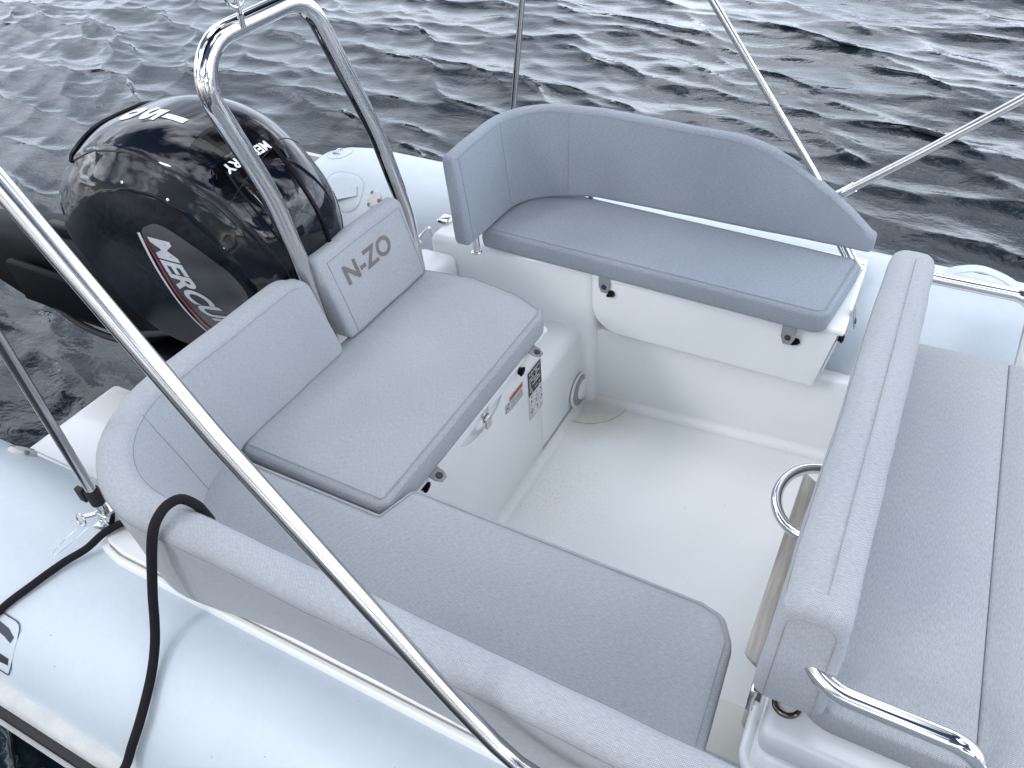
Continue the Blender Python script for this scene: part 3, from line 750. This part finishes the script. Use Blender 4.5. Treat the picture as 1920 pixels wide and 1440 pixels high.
# far backrest: one curved wrap-around pad
fb = thing('backrest', 'tall curved grey backrest wrapping the far bench corner and tapering to a point forward', 'backrest', (-.6, 1.92, .53), 'grey backrests of the boat')
fpath = [(p.x, p.y) for p in fillet([(-1.016, 1.535, 0), (-1.012, 1.845, 0), (-.80, 1.885, 0), (-.062, 1.862, 0)], [0, .13, .1, 0], 14)]
def fprof(t):
    zb = .537+.013*min(1, max(0, (t-.26)/.12))
    if t < .70: zt = .790+.012*math.sin(min(1, t/.35)*math.pi*.5)-.018*max(0, (t-.3)/.4)
    else:
        k = (t-.70)/.30; zt = .784-(.784-.600)*k**1.65
    th = .046
    lean = .022 if t > .3 else .022
    h = (zt-zb)/.23
    return (zb, zt, 0, lean*h, th, th*.82, .014, .012)
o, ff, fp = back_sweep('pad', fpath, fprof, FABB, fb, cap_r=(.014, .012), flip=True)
for s_ in (.19, .335):
    seam_on('stitching', [back_pt(ff, fp, s_, ('in', k/20), .0004) for k in range(1, 20)], o)
seam_on('stitching', [back_pt(ff, fp, k/200, ('in', .955), .0006) for k in range(2, 199)], o)
seam_on('stitching', [back_pt(ff, fp, .022, ('in', k/20), .0006) for k in range(1, 20)], o)
for x, y in ((-1.036, 1.585), (-.83, 1.912)):
    tb = tube('post', [(x, y, .48), (x, y, .60)], .008 if x > -1 else .011, STEEL, fb, segs=14)
    disc('post_foot', (x, y, .4845), (0, 0, 1), .016, .005, STEEL, tb, seg=20)

for dx in (0, .016):
    tube('support_bar', [(-.150+dx, 1.885, .575), (-.088+dx, 1.893, .478)], .0055, STEEL, fb, segs=14)
# near wrap-around backrest
nb = thing('backrest', 'long grey backrest curving from the aft seat round the corner and along the near side', 'backrest', (-1.0, .45, .505), 'grey backrests of the boat')
npath = [(p.x, p.y) for p in fillet([(-1.052, 1.003, 0), (-1.050, .487, 0), (.62, .478, 0)], [0, .150, 0], 20)]
def nprof(t):
    tl = sum((Vector(b)-Vector(a)).length for a, b in zip(npath, npath[1:])); s = t*tl
    side = min(1, max(0, (s-.38)/.22))          # 0 = across the stern, 1 = along the side
    zt = .728-.006*max(0, (s-.9))
    if s < .05: zt -= .018*(1-s/.05)**2
    zb = .532-.030*min(1, max(0, (s-.31)/.06))
    off_in = .066*(1-side)+.066*side; thb = .080+.026*math.exp(-((s-.56)/.16)**2)+.004*side; tht = .058*(1-side)+.058*side
    return (zb, zt, 0, off_in, thb, tht, .020, .010)
o, nf, np_ = back_sweep('pad', npath, nprof, FAB, nb, cap_r=(.022, .02), flip=False, zo=.498)
for s_ in (.205, .335): seam_on('stitching', [back_pt(nf, np_, s_, ('in', k/20), .0004) for k in range(1, 20)], o)
seam_on('stitching', [back_pt(nf, np_, k/200, ('in', .93), .0006) for k in range(2, 199)], o)
seam_on('stitching', [back_pt(nf, np_, k/200, ('out', .90), .0006) for k in range(2, 199)], o)

# lettered backrest
lb = thing('backrest', 'small grey backrest printed N-ZO, standing between the legs of the steel arch', 'backrest', (-1.07, 1.2, .5), 'grey backrests of the boat')
def lprof(t): return (.530, .738-.004*abs(t-.5), 0, .056, .056, .046, .020, .012)
lpath = [(-1.060, 1.368), (-1.060, 1.072)]
o, lf, lpr = back_sweep('pad', lpath, lprof, FAB2, lb, cap_r=(.014, .014), flip=False)
seam_on('stitching', [back_pt(lf, lpr, k/40, ('in', .90), .0006) for k in range(1, 40)], o)
for s_ in (.03, .97): seam_on('stitching', [back_pt(lf, lpr, s_, ('in', k/20), .0006) for k in range(1, 19)], o)
lo_ = Vector((-1.03, 1.205, .675)); upv = Vector((-.056, 0, .237)).normalized()
lb_bvh = bvh_of(o)
place_bm('lettering', text_mesh('N-ZO', .068, bold=.0022, spacing=1.05), lo_+Vector((.0, 0, 0)), (0, 1, 0), upv, PRINT, o, lb_bvh, (-1, 0, -.2), off=.0007, step=.01, stretch=(1.0, .92))
for y in (1.12, 1.32): tube('post', [(-1.085, y, .46), (-1.09, y, .53)], .009, STEEL, lb, segs=12)

# ================================================================== HELM SEAT
hs = thing('helm_seat', 'white fibreglass helm seat with grey cushion, fat grey bolster and steel side rails', 'boat seat', (.25, 1.03, 0))
bs = box('seat_base', (.004, .512, -.01), (.62, 1.55, .520), GEL, hs, r=.035, seg=5)
box('base_plateau', (.012, .548, .500), (.60, 1.51, .556), GEL, bs, r=.020, seg=5)
tube('base_rim', fillet([(.60, .516, .497), (.002, .516, .497), (-.001, 1.53, .497)], .035, 8), .009, GEL, bs, segs=14)
slab_cushion('seat_pad', [(.045, .592), (.256, .592), (.256, 1.462), (.045, 1.462)], .545, .602, [.05, .003, .003, .02], FAB2, hs, er=.007, bulge=.003, seam=0)
slab_cushion('seat_pad', [(.2566, .592), (.60, .592), (.60, 1.462), (.2566, 1.462)], .545, .601, [.003, .06, .03, .003], FAB2, hs, er=.007, bulge=.009, seam=0)
# bolster: soft box standing behind the seat
def bprof(t):
    dip = 0
    zt = .835-.010*abs(t-.5)*2
    return (.602, zt, -.003, .004, .092, .078, .026, .014)
o, bf, bp = back_sweep('bolster', [(-.010, .588), (-.008, 1.405)], bprof, FAB2, hs, cap_r=(.016, .046), flip=False, amp=.003)
b_bvh = bvh_of(o)
seam_on('stitching', [b_bvh.ray_cast(Vector((.038, .60+k*.0202, 1)), Vector((0, 0, -1)))[0]+Vector((0, 0, .0005)) for k in range(40)], o)
def on_b(p, d):
    h = b_bvh.ray_cast(Vector(p), Vector(d)); return (h[0]+h[1]*.0006) if h[0] is not None else None
seam_on('stitching', [q for q in (on_b((-.3, .58+k*.02, .805), (1, 0, 0)) for k in range(41)) if q], o)
pp = fillet([(.002, 0, .60), (.004, 0, .800), (.060, 0, .805), (.064, 0, .60)], .018, 8)
seam_on('stitching', [q for q in (on_b((p.x, .3, p.z), (0, 1, 0)) for p in resample(pp, .006)) if q], o)
# end skirt of the bolster, hanging over the base
# rails
rn = tube('side_rail', fillet([(.028, .680, .740), (.034, .560, .704), (.238, .562, .700), (.258, .562, .54)], [0, .085, .045, 0], 12), .0122, STEEL, hs, segs=28)
rf_ = tube('side_rail', fillet([(.032, 1.39, .700), (.045, 1.552, .700), (.268, 1.548, .700), (.292, 1.546, .54)], [0, .035, .045, 0], 12), .0130, STEEL, hs, segs=28)
disc('rail_foot', (.258, .567, .545), (0, 0, 1), .024, .006, STEEL, rn); disc('rail_foot', (.292, 1.546, .51), (0, 0, 1), .024, .006, STEEL, rf_)
tube('grab_hoop', [(.02, 1.068, .56)]+[(-.002-.066*math.sin(t), .985+.083*math.cos(t), .56) for t in (math.pi*k/24 for k in range(25))]+[(.02, .902, .56)], .0095, STEEL, hs, segs=20)
hg = box('hinge', (-.014, .588, .530), (-.004, .622, .585), STEEL, hs, r=.003); tube('hinge_pin', [(-.003, .592, .552), (-.003, .618, .552)], .0065, STEEL, hg, segs=14)
disc('cup_ring', (.036, .606, .5555), (0, 0, 1), .020, .006, plain('dark_chrome', (.20, .17, .14), rough=.15, metal=1), hs, hole=.014)
# table leaf stowed behind the helm seat
tb = thing('table_leaf', 'weathered wooden table board stowed on edge behind the helm seat bolster', 'table board', (-.03, .9, .4))
bm = bmesh.new(); prism(bm, [Vector((-.040, .692, .500)), Vector((-.033, .692, .488)), Vector((.002, .692, .452)), Vector((.002, .692, .470))], (0, .42, 0), r=.003); from_bm('board', bm, TEAK, tb)
tube('support_leg', [(-.004, .80, .0), (-.006, .80, .47)], .014, STEELB, tb, segs=16)
tube('support_leg', [(-.004, 1.02, .0), (-.006, 1.02, .47)], .014, STEELB, tb, segs=16)

# ================================================================== STEEL ARCH
ar = thing('tow_arch', 'polished steel tube arch standing over the stern with a small ring on top', 'arch', (-1.15, 1.2, .43))
ap = fillet([(-1.140, 1.064, .40), (-1.145, 1.070, .56), (-1.150, 1.022, .90), (-1.155, .918, 1.215), (-1.150, 1.240, 1.228), (-1.150, 1.380, .90), (-1.150, 1.445, .66), (-1.148, 1.458, .40)], [0, .3, .6, .082, .095, .5, .3, 0], 12)
af = tube('arch_frame', resample(ap, .015), .0198, STEEL, ar, segs=32)
tube('tow_eye', [Vector((-1.13, 1.045+.021*math.cos(a), 1.277+.021*math.sin(a))) for a in (2*math.pi*k/28 for k in range(28))], .0035, STEEL, ar, segs=10, closed=True)
tube('tow_eye', [(-1.135, 1.050, 1.222), (-1.13, 1.047, 1.245)], .006, STEEL, ar, segs=10)
tube('tow_eye', [(-1.13, 1.047, 1.245), (-1.13, 1.046, 1.292)], .0045, STEEL, ar, segs=10)

# ================================================================== CANOPY POLES
def pole(label, pts, r, rads=0, extra=None):
    t = thing('canopy_pole', label, 'pole', pts[0], 'steel poles of the folding canopy')
    o = tube('pole_tube', resample(fillet(pts, rads, 14), .04), r, STEELB, t, segs=24); return t, o
t, o = pole('nearest thick steel canopy pole slanting across the whole picture, bent at its foot', [(.42, .392, .497), (.36, .380, .53), (.02, .335, .612), (-.232, .329, .662), (-.300, .328, .742), (-.547, .328, 1.081), (-.700, .328, 1.327), (-.95, .328, 1.72)], .0106, [0, .03, .2, .10, .10, 0, 0, 0])
disc('pole_foot', (.42, .392, .494), (0, 0, 1), .022, .008, STEEL, t)
t, o = pole('slim steel canopy pole at the near tube, with a black clip above its foot', [(-1.166, .434, .532), (-1.140, .4255, .95), (-1.106, .415, 1.55)], .0094, 0)
cl = tube('clip', [(-1.1635, .4332, .566), (-1.1615, .4325, .600)], .0128, MATTE, t, segs=20)
box('clip_lip', (-1.190, .418, .574), (-1.172, .428, .606), MATTE, cl, r=.002)
bk = box('foot_bracket', (-1.180, .422, .500), (-1.146, .452, .542), STEEL, t, r=.004)
box('bracket_plate', (-1.195, .412, .497), (-1.105, .462, .5035), STEEL, bk, r=.003)
tube('clevis_pin', [(-1.200, .410, .530), (-1.150, .462, .530)], .0048, STEEL, bk, segs=10)
tube('pin_ring', [Vector((-1.204+.013*math.cos(a), .406+.003*math.sin(a), .524+.014*math.sin(a))) for a in (2*math.pi*k/20 for k in range(20))], .0014, STEEL, bk, segs=6, closed=True)
tube('pin_lanyard', catmull([(-1.202, .408, .522), (-1.215, .392, .505), (-1.225, .365, .494), (-1.222, .340, .490), (-1.212, .345, .491), (-1.200, .380, .500), (-1.190, .410, .512)], 6), .0007, STEELB, bk, segs=6)
disc('bolt_head', (-1.163, .4215, .522), (0, -1, .3), .008, .004, STEEL, bk, seg=6)
pole('thin upright steel canopy pole rising behind the far backrest corner', [(-1.145, 1.975, .48), (-1.110, 1.970, .73), (-1.062, 1.970, 1.04), (-.99, 1.970, 1.50)], .0085)
t4, o4 = pole('steel canopy pole leaning aft behind the far backrest, crossing the water', [(-.075, 1.905, .487), (-.115, 1.905, .55), (-.222, 1.905, .712), (-.535, 1.905, 1.105), (-.83, 1.905, 1.475)], .0088)
disc('pole_foot', (-.075, 1.905, .486), (0, 0, 1), .020, .006, STEEL, t4)
t5, o5 = pole('bright steel canopy pole reaching forward from a swivel joint beside the tapered backrest tip', [(-.172, 1.920, .655), (-.010, 1.915, .797), (.152, 1.912, .946), (.62, 1.90, 1.385)], .0100)
tube('end_sleeve', [(-.168, 1.920, .6585), (-.130, 1.9188, .692)], .0122, STEEL, t5, segs=24)
tube('swivel_joint', [(-.192, 1.918, .640), (-.170, 1.919, .657)], .0055, STEELB, t5, segs=12)

# ================================================================== CANOPY ROLL out of frame, added for dark reflections in steel and cowl
cnp = thing('added_canopy', 'unseen rolled black canopy added between the tops of the aft poles for dark reflections', 'canopy', (-1.0, 1.15, 1.68))
P = [Vector((-1.06+.012*math.sin(k*.9), .30+k*.0585, 1.60+.05*math.sin(k/29*math.pi)+.006*math.sin(k*2.3))) for k in range(30)]
tube('added_canopy_roll', P, .10, plain('black_canvas', (.012, .012, .014), rough=.9, bump=.4, bscale=25, bd=.01), cnp, segs=24, rf=lambda t: .085+.012*math.sin(t*31)+.01*math.sin(t*57))

# ================================================================== ROPES
def rope(name, label, pts, r=.0078):
    P = catmull(pts, 10); P = resample(P, .006)
    o = tube(name, P, r, ROPE, None, segs=14); tag(o, label, 'rope', 'black mooring ropes'); return o
rope('mooring_rope', 'black mooring rope looped over the near backrest and hanging down across the near tube',
     [(-0.909, 0.477, 0.600), (-0.855, 0.445, 0.680), (-0.835, 0.428, 0.728), (-0.846, 0.417, 0.748), (-0.852, 0.398, 0.752), (-0.850, 0.378, 0.750), (-0.849, 0.361, 0.738), (-0.858, 0.348, 0.700), (-0.887, 0.342, 0.630), (-0.908, 0.332, 0.565), (-0.912, 0.316, 0.515), (-0.902, 0.293, 0.484), (-.887, .258, .455), (-.875, .210, .418), (-.883, .176, .372), (-.900, .148, .320), (-.92, .100, .285), (-.93, 0, .40), (-.93, -.2, .55)])
rope('mooring_rope', 'straight black mooring rope tied at the aft pole foot and lying across the near tube',
     [(-1.085, .452, .514), (-1.125, .440, .520), (-1.150, .410, .512), (-1.168, .375, .495), (-1.192, .337, .484), (-1.221, .282, .466), (-1.264, .229, .431), (-1.32, .175, .362), (-1.36, .12, .29), (-1.6, -.2, .45)], .0072)

# ================================================================== OUTBOARD MOTOR
mt = thing('outboard_motor', 'glossy black outboard motor marked 150, tilted up behind the steel arch', 'outboard motor', (-1.55, 1.12, .4))
TH = R(51); O0 = Vector((-1.557, 1.12, .699)); EF = Vector((math.cos(TH), 0, -math.sin(TH))); EH = Vector((math.sin(TH), 0, math.cos(TH))); EY = Vector((0, 1, 0))
def ML(f, y, h): return O0+EF*f+EY*y+EH*h
CH, CB = .406, -.095
def cs(h, H0, H1, pw):
    k = max(0, min(1, (h-H0)/(H1-H0))); return max(0, 1-k**pw)**.5
def cowl_sec(h):
    fmax = .094+(.308-.094)*cs(h, .115, CH, 2.4); fmin = .094+(-.301-.094)*cs(h, -.03, CH, 1.75)
    return fmin, fmax, .230*cs(h, -.02, CH, 2.6)
def cowl_mesh(hs_, name, M, grow=0, keep=None, e_=2.7, nseg=96):
    rings = []
    for h in hs_:
        fmin, fmax, wd = cowl_sec(h); c = (fmin+fmax)/2; a = (fmax-fmin)/2+grow; b = wd+grow
        ring = []
        for k in range(nseg):
            t = 2*math.pi*k/nseg; ct, st_ = math.cos(t), math.sin(t)
            x = a*abs(ct)**(2/e_)*(1 if ct > 0 else -1); y = b*abs(st_)**(2/e_)*(1 if st_ > 0 else -1)
            y *= 1-.16*max(0, x/a)**2      # narrower nose
            ring.append(ML(c+x, y, h))
        rings.append(ring)
    V = [v for r in rings for v in r]; F = []
    for i in range(len(rings)-1):
        for k in range(nseg):
            f = (i*nseg+k, i*nseg+(k+1) % nseg, (i+1)*nseg+(k+1) % nseg, (i+1)*nseg+k)
            if keep is None or keep(sum((V[q] for q in f), Vector())/4): F.append(f)
    if keep is None: F.append(tuple(range(nseg))[::-1]); F.append(tuple((len(rings)-1)*nseg+k for k in range(nseg)))
    return V, F
HS = [CB+(CH-CB)*math.sin(i/70*math.pi/2)**.9 for i in range(70)]+[CH-.00003]
V, F = cowl_mesh(HS, 'cowling', COWL); me_f = [tuple(reversed(f)) for f in F]
cw = mesh('cowling', V, F, COWL, mt)
cbm = bmesh.new(); cbm.from_mesh(cw.data); bmesh.ops.recalc_face_normals(cbm, faces=cbm.faces); cbm.to_mesh(cw.data); cbm.free()
S1T = [(-.300, -.03), (-.251, .035), (-.228, .112), (-.19, .183), (-.14, .246), (-.061, .304), (.024, .335), (.077, .343), (.132, .344), (.192, .329), (.25, .27), (.285, .17)]
def interp(tab, x):
    for (a, b), (c, d) in zip(tab, tab[1:]):
        if a <= x <= c: return b+(d-b)*(x-a)/(c-a)
    return tab[0][1] if x < tab[0][0] else tab[-1][1]
for v in cw.data.vertices:
    d = v.co-O0; f_, y_, h_ = d.dot(EF), d.y, d.dot(EH)
    t_ = h_-interp(S1T, f_); k_ = max(0, min(1, t_/.010+.5))
    side_ = max(0, min(1, (abs(y_)-.02)/.05)); n_ = v.normal
    v.co += n_*(.0050*(k_-.5))*side_ + n_*(-.0035)*side_*math.exp(-((t_+.045)/.028)**2)
cbvh = bvh_of(cw)
def cproj(p, d, off=.001):
    h = cbvh.ray_cast(Vector(p)-Vector(d).normalized()*.6, Vector(d).normalized())
    return (h[0]+h[1]*off) if h[0] is not None else None
def local(v):
    d = v-O0; return d.dot(EF), d.y, d.dot(EH)
def cline(name, pts, r=.0016, M=None, n=10, par=None, off=-.0002, surf_=None):
    sf = surf_ or cbvh
    Q_ = []
    for p in catmull([ML(*p) for p in pts], n):
        h = sf.find_nearest(p); Q_.append(h[0]+h[1]*off)
    return tube(name, Q_, r, M or SEAM, par or cw, segs=6)
def interp(tab, x):
    for (a, b), (c, d) in zip(tab, tab[1:]):
        if a <= x <= c: return b+(d-b)*(x-a)/(c-a)
    return tab[0][1] if x < tab[0][0] else tab[-1][1]
S1 = [(-.300, .085, -.03), (-.270, .135, .0), (-.251, .152, .035), (-.228, .152, .112), (-.19, .153, .183), (-.14, .151, .246), (-.061, .147, .304), (.024, .138, .335), (.077, .131, .343), (.132, .122, .344), (.192, .104, .329), (.25, .08, .27), (.285, .06, .17)]
S2 = [(-.178, -.035), (-.17, .059), (-.147, .123), (-.107, .197), (-.051, .250), (.006, .278), (.07, .290), (.145, .284), (.213, .250), (.262, .19)]
for sg in (-1, 1):
    cline('panel_gap', [(f, sg*y, h) for f, y, h in S1], .0021)
cline('panel_gap', [(.054, -.127, .348), (.030, -.06, .385), (.011, .005, .395), (.0, .07, .385), (.02, .125, .35)], .0014)
cline('front_strip', [(.0, .030, .39), (.06, .020, .402), (.12, .012, .404), (.19, .014, .378), (.24, .02, .33)], .0062, BLACK)
cline('front_strip', [(.0, -.095, .372), (.06, -.10, .37), (.13, -.095, .362), (.20, -.08, .335), (.25, -.06, .28)], .0030, BLACK)
def panel_keep(sg):
    def k(v):
        f, y, h = local(v)
        return y*sg > .04 and f > -.176 and f < .262 and h < interp(S2, f)
    return k
for sg in (-1, 1):
    V, F = cowl_mesh([CB+.004*i for i in range(100)], 'side_panel', PANEL, grow=.005, keep=panel_keep(sg), nseg=280)
    used = sorted({i for f in F for i in f}); mp_ = {a: b for b, a in enumerate(used)}
    o = mesh('side_panel', [V[i] for i in used], [tuple(mp_[i] for i in f) for f in F], PANEL, cw)
    b_ = bmesh.new(); b_.from_mesh(o.data)
    for _ in range(6):                       # even out the stepped rim
        bv_ = [v for v in b_.verts if v.is_boundary]; new = {}
        for v in bv_:
            nb_ = [e_.other_vert(v).co for e_ in v.link_edges if e_.is_boundary]
            if len(nb_) == 2: new[v] = v.co*.4+(nb_[0]+nb_[1])*.3
        for v, c in new.items(): v.co = c
    r_ = bmesh.ops.extrude_edge_only(b_, edges=[e_ for e_ in b_.edges if e_.is_boundary])
    for v in [x for x in r_['geom'] if isinstance(x, bmesh.types.BMVert)]: v.co.y -= sg*.012
    bmesh.ops.recalc_face_normals(b_, faces=b_.faces); b_.to_mesh(o.data); b_.free()
    if sg < 0: side_bvh = bvh_of(o); side_o = o
def dec(name, pts, M, off=.0012, step=.010, par=None):
    """pts in (f,h) on the near side"""
    bm = poly_bm(pts); return place_bm(name, bm, ML(0, -.4, 0), EF, EH, M, par or side_o, side_bvh, (0, 1, 0), off=off, step=step)
backing = catmull([Vector(p).to_3d() for p in [(-.020, .165), (-.022, .195), (-.008, .218), (.03, .236), (.10, .255), (.17, .255), (.225, .215), (.245, .12), (.235, .02), (.215, .025), (.16, .075), (.101, .108), (.04, .140)]], 6, True)
dec('decal_backing', [(p.x, p.y) for p in backing], DECALP, .0010)
class Both:
    def ray_cast(s_, p, d):
        h = side_bvh.ray_cast(p, d)
        if h[0] is not None: return h
        h = cbvh.ray_cast(p, d)
        return (h[0]+h[1]*.0095, h[1], h[2], h[3]) if h[0] is not None else h
    def find_nearest(s_, p): return cbvh.find_nearest(p)
ta = R(-21); tu = EF*math.cos(ta)+EH*math.sin(ta); tv = EH*math.cos(ta)-EF*math.sin(ta)
place_bm('lettering', text_mesh('MERCURY', .066, bold=.0021, shear=.45, spacing=.96), ML(.142, -.4, .139), tu, tv, SILVD, side_o, Both(), (0, 1, 0), off=.0024, step=.01, stretch=(1.06, 1.0))
def ribbon(a, w0, w1):
    C = catmull([Vector(p).to_3d() for p in a], 10); L_, R_ = [], []
    for i, p in enumerate(C):
        t = (C[min(i+1, len(C)-1)]-C[max(i-1, 0)]).normalized(); n_ = Vector((-t.y, t.x, 0)); w_ = w0+(w1-w0)*i/(len(C)-1); L_.append(p+n_*w_/2); R_.append(p-n_*w_/2)
    return [(p.x, p.y) for p in L_+R_[::-1]]
dec('red_stripe', ribbon([(-.008, .161), (.05, .142), (.109, .112), (.16, .082), (.206, .048), (.235, .022)], .0035, .0075), REDD, .0026)
dec('silver_stripe', ribbon([(-.026, .160), (.03, .134), (.09, .106), (.15, .070), (.20, .034), (.225, .010)], .0080, .0030), SILVD, .0024)
dn = EF*.72-EH*.69; dvv = (EF*.69+EH*.72)
for ch, f_, h_, st_ in (('1', -.163, .284, (1.35, 1.18)), ('5', -.205, .233, (1.80, 1.05)), ('0', -.238, .172, (1.75, 1.05))):
    place_bm('numeral', text_mesh(ch, .066, bold=.0036), ML(f_, -.047, h_)-dn*.3, (0, -1, 0), dvv, WHITED, cw, cbvh, tuple(dn), off=.0012, step=.006, stretch=st_)
place_bm('lettering', text_mesh('MERCURY', .030, bold=.0010, spacing=1.03), ML(-.004, -.036, .6), (0, -1, 0), EF, WHITED, cw, cbvh, tuple(-EH), off=.0018, step=.006, stretch=(.86, 1.0))
for pts in ([(-.080, -.108), (-.098, -.060), (-.098, 0), (-.092, .055), (-.060, .062), (-.032, .050), (-.030, -.02), (-.030, -.080), (-.045, -.112)], [(-.022, -.108), (-.022, -.03), (-.022, .045), (.0, .056), (.024, .045), (.034, -.01), (.055, -.060), (.072, -.100), (.050, -.124), (.01, -.120)]):
    C = catmull([Vector(p).to_3d() for p in pts], 5, True)
    place_bm('vent_recess', poly_bm([(p.x, p.y) for p in C]), ML(0, .0, .6), EF, EY, GBLACK, cw, cbvh, tuple(-EH), off=.0009, step=.010)
cline('tail_lip', [(-.262, -.150, .01), (-.275, -.125, .045), (-.283, -.08, .070), (-.287, 0, .080), (-.283, .08, .070), (-.275, .125, .045), (-.262, .150, .01)], .0065, BLACK, off=.001)
# apron, midsection, bracket
rings = []
for x, y0, wy, z0, z1 in ((-1.60, 1.12, .15, .42, .66), (-1.70, 1.12, .155, .36, .66), (-1.82, 1.12, .14, .29, .65), (-1.98, 1.12, .11, .255, .61), (-2.20, 1.12, .10, .245, .585), (-2.42, 1.12, .09, .26, .56), (-2.60, 1.12, .075, .31, .53), (-2.85, 1.12, .06, .34, .50), (-3.05, 1.12, .05, .33, .47)):
    rings.append([Vector((x, y0+wy*abs(math.cos(a))**.7*(1 if math.cos(a) > 0 else -1), (z0+z1)/2+(z1-z0)/2*abs(math.sin(a))**.7*(1 if math.sin(a) > 0 else -1))) for a in (2*math.pi*k/32 for k in range(32))])
V, F, UV = loft(rings); mid = mesh('midsection', V, F, LEGM, mt, UV)
box('cover_plate', (-2.30, .985, .36), (-1.86, 1.012, .50), LEGM, mid, r=.010); box('swivel_tube', (-1.92, 1.00, .20), (-1.70, 1.24, .30), LEGM, mid, r=.03)
for x_b, z_b in ((-2.26, .47), (-2.26, .39), (-1.90, .47), (-1.90, .39), (-1.78, .56), (-2.45, .44)): disc('bolt', (x_b, 1.000 if x_b > -2.3 else 1.03, z_b), (0, -1, .15), .009, .006, STEELB, mid, seg=6)
tube('hose', catmull([(-1.62, .99, .44), (-1.75, .975, .40), (-1.90, .985, .33), (-2.1, 1.0, .32), (-2.3, 1.03, .36)], 8), .010, MATTE, mid, segs=10)
rings = []
for h, a, b, c in ((-.094, .278, .205, -.01), (-.12, .27, .19, -.01), (-.16, .23, .16, -.03), (-.20, .18, .13, -.04), (-.23, .10, .09, -.04)):
    rings.append([ML(c+a*abs(math.cos(t))**.75*(1 if math.cos(t) > 0 else -1), b*abs(math.sin(t))**.75*(1 if math.sin(t) > 0 else -1), h) for t in (2*math.pi*k/48 for k in range(48))])
V, F, UV = loft(rings); mesh('lower_cowl', V, F, LEGM, mt, UV)
box('trim_bracket', (-1.50, 1.00, .06), (-1.255, 1.24, .46), BLACK, mt, r=.02); box('clamp_arm', (-1.30, .98, .10), (-1.12, 1.02, .44), BLACK, mt, r=.008); box('clamp_arm', (-1.30, 1.22, .10), (-1.12, 1.26, .44), BLACK, mt, r=.008)
tube('trim_ram', [(-1.30, 1.12, .10), (-1.68, 1.12, .40)], .026, BLACK, mt, segs=18)
ls = box('lift_eye', (-2.12, 1.055, .585), (-1.93, 1.085, .625), BLACK, mid, r=.008)
for f_, h_ in ((-.125, .188), (-.035, .268), (.115, .297)):
    h = cbvh.find_nearest(ML(f_, -.19, h_)); disc('screw', h[0], h[1], .0040, .002, STEELB, cw, seg=10)
rings = []
for x, r in ((-3.55, .01), (-3.5, .045), (-3.35, .065), (-3.1, .07), (-2.95, .05), (-2.85, .01)):
    rings.append([Vector((x+.1, 1.12+r*math.cos(a), .36+r*math.sin(a))) for a in (2*math.pi*k/24 for k in range(24))])
V, F, UV = loft(rings); mesh('gearcase', V, F, BLACK, mt, UV)

for o in sc.objects:
    if '_w' in o: del o['_w']
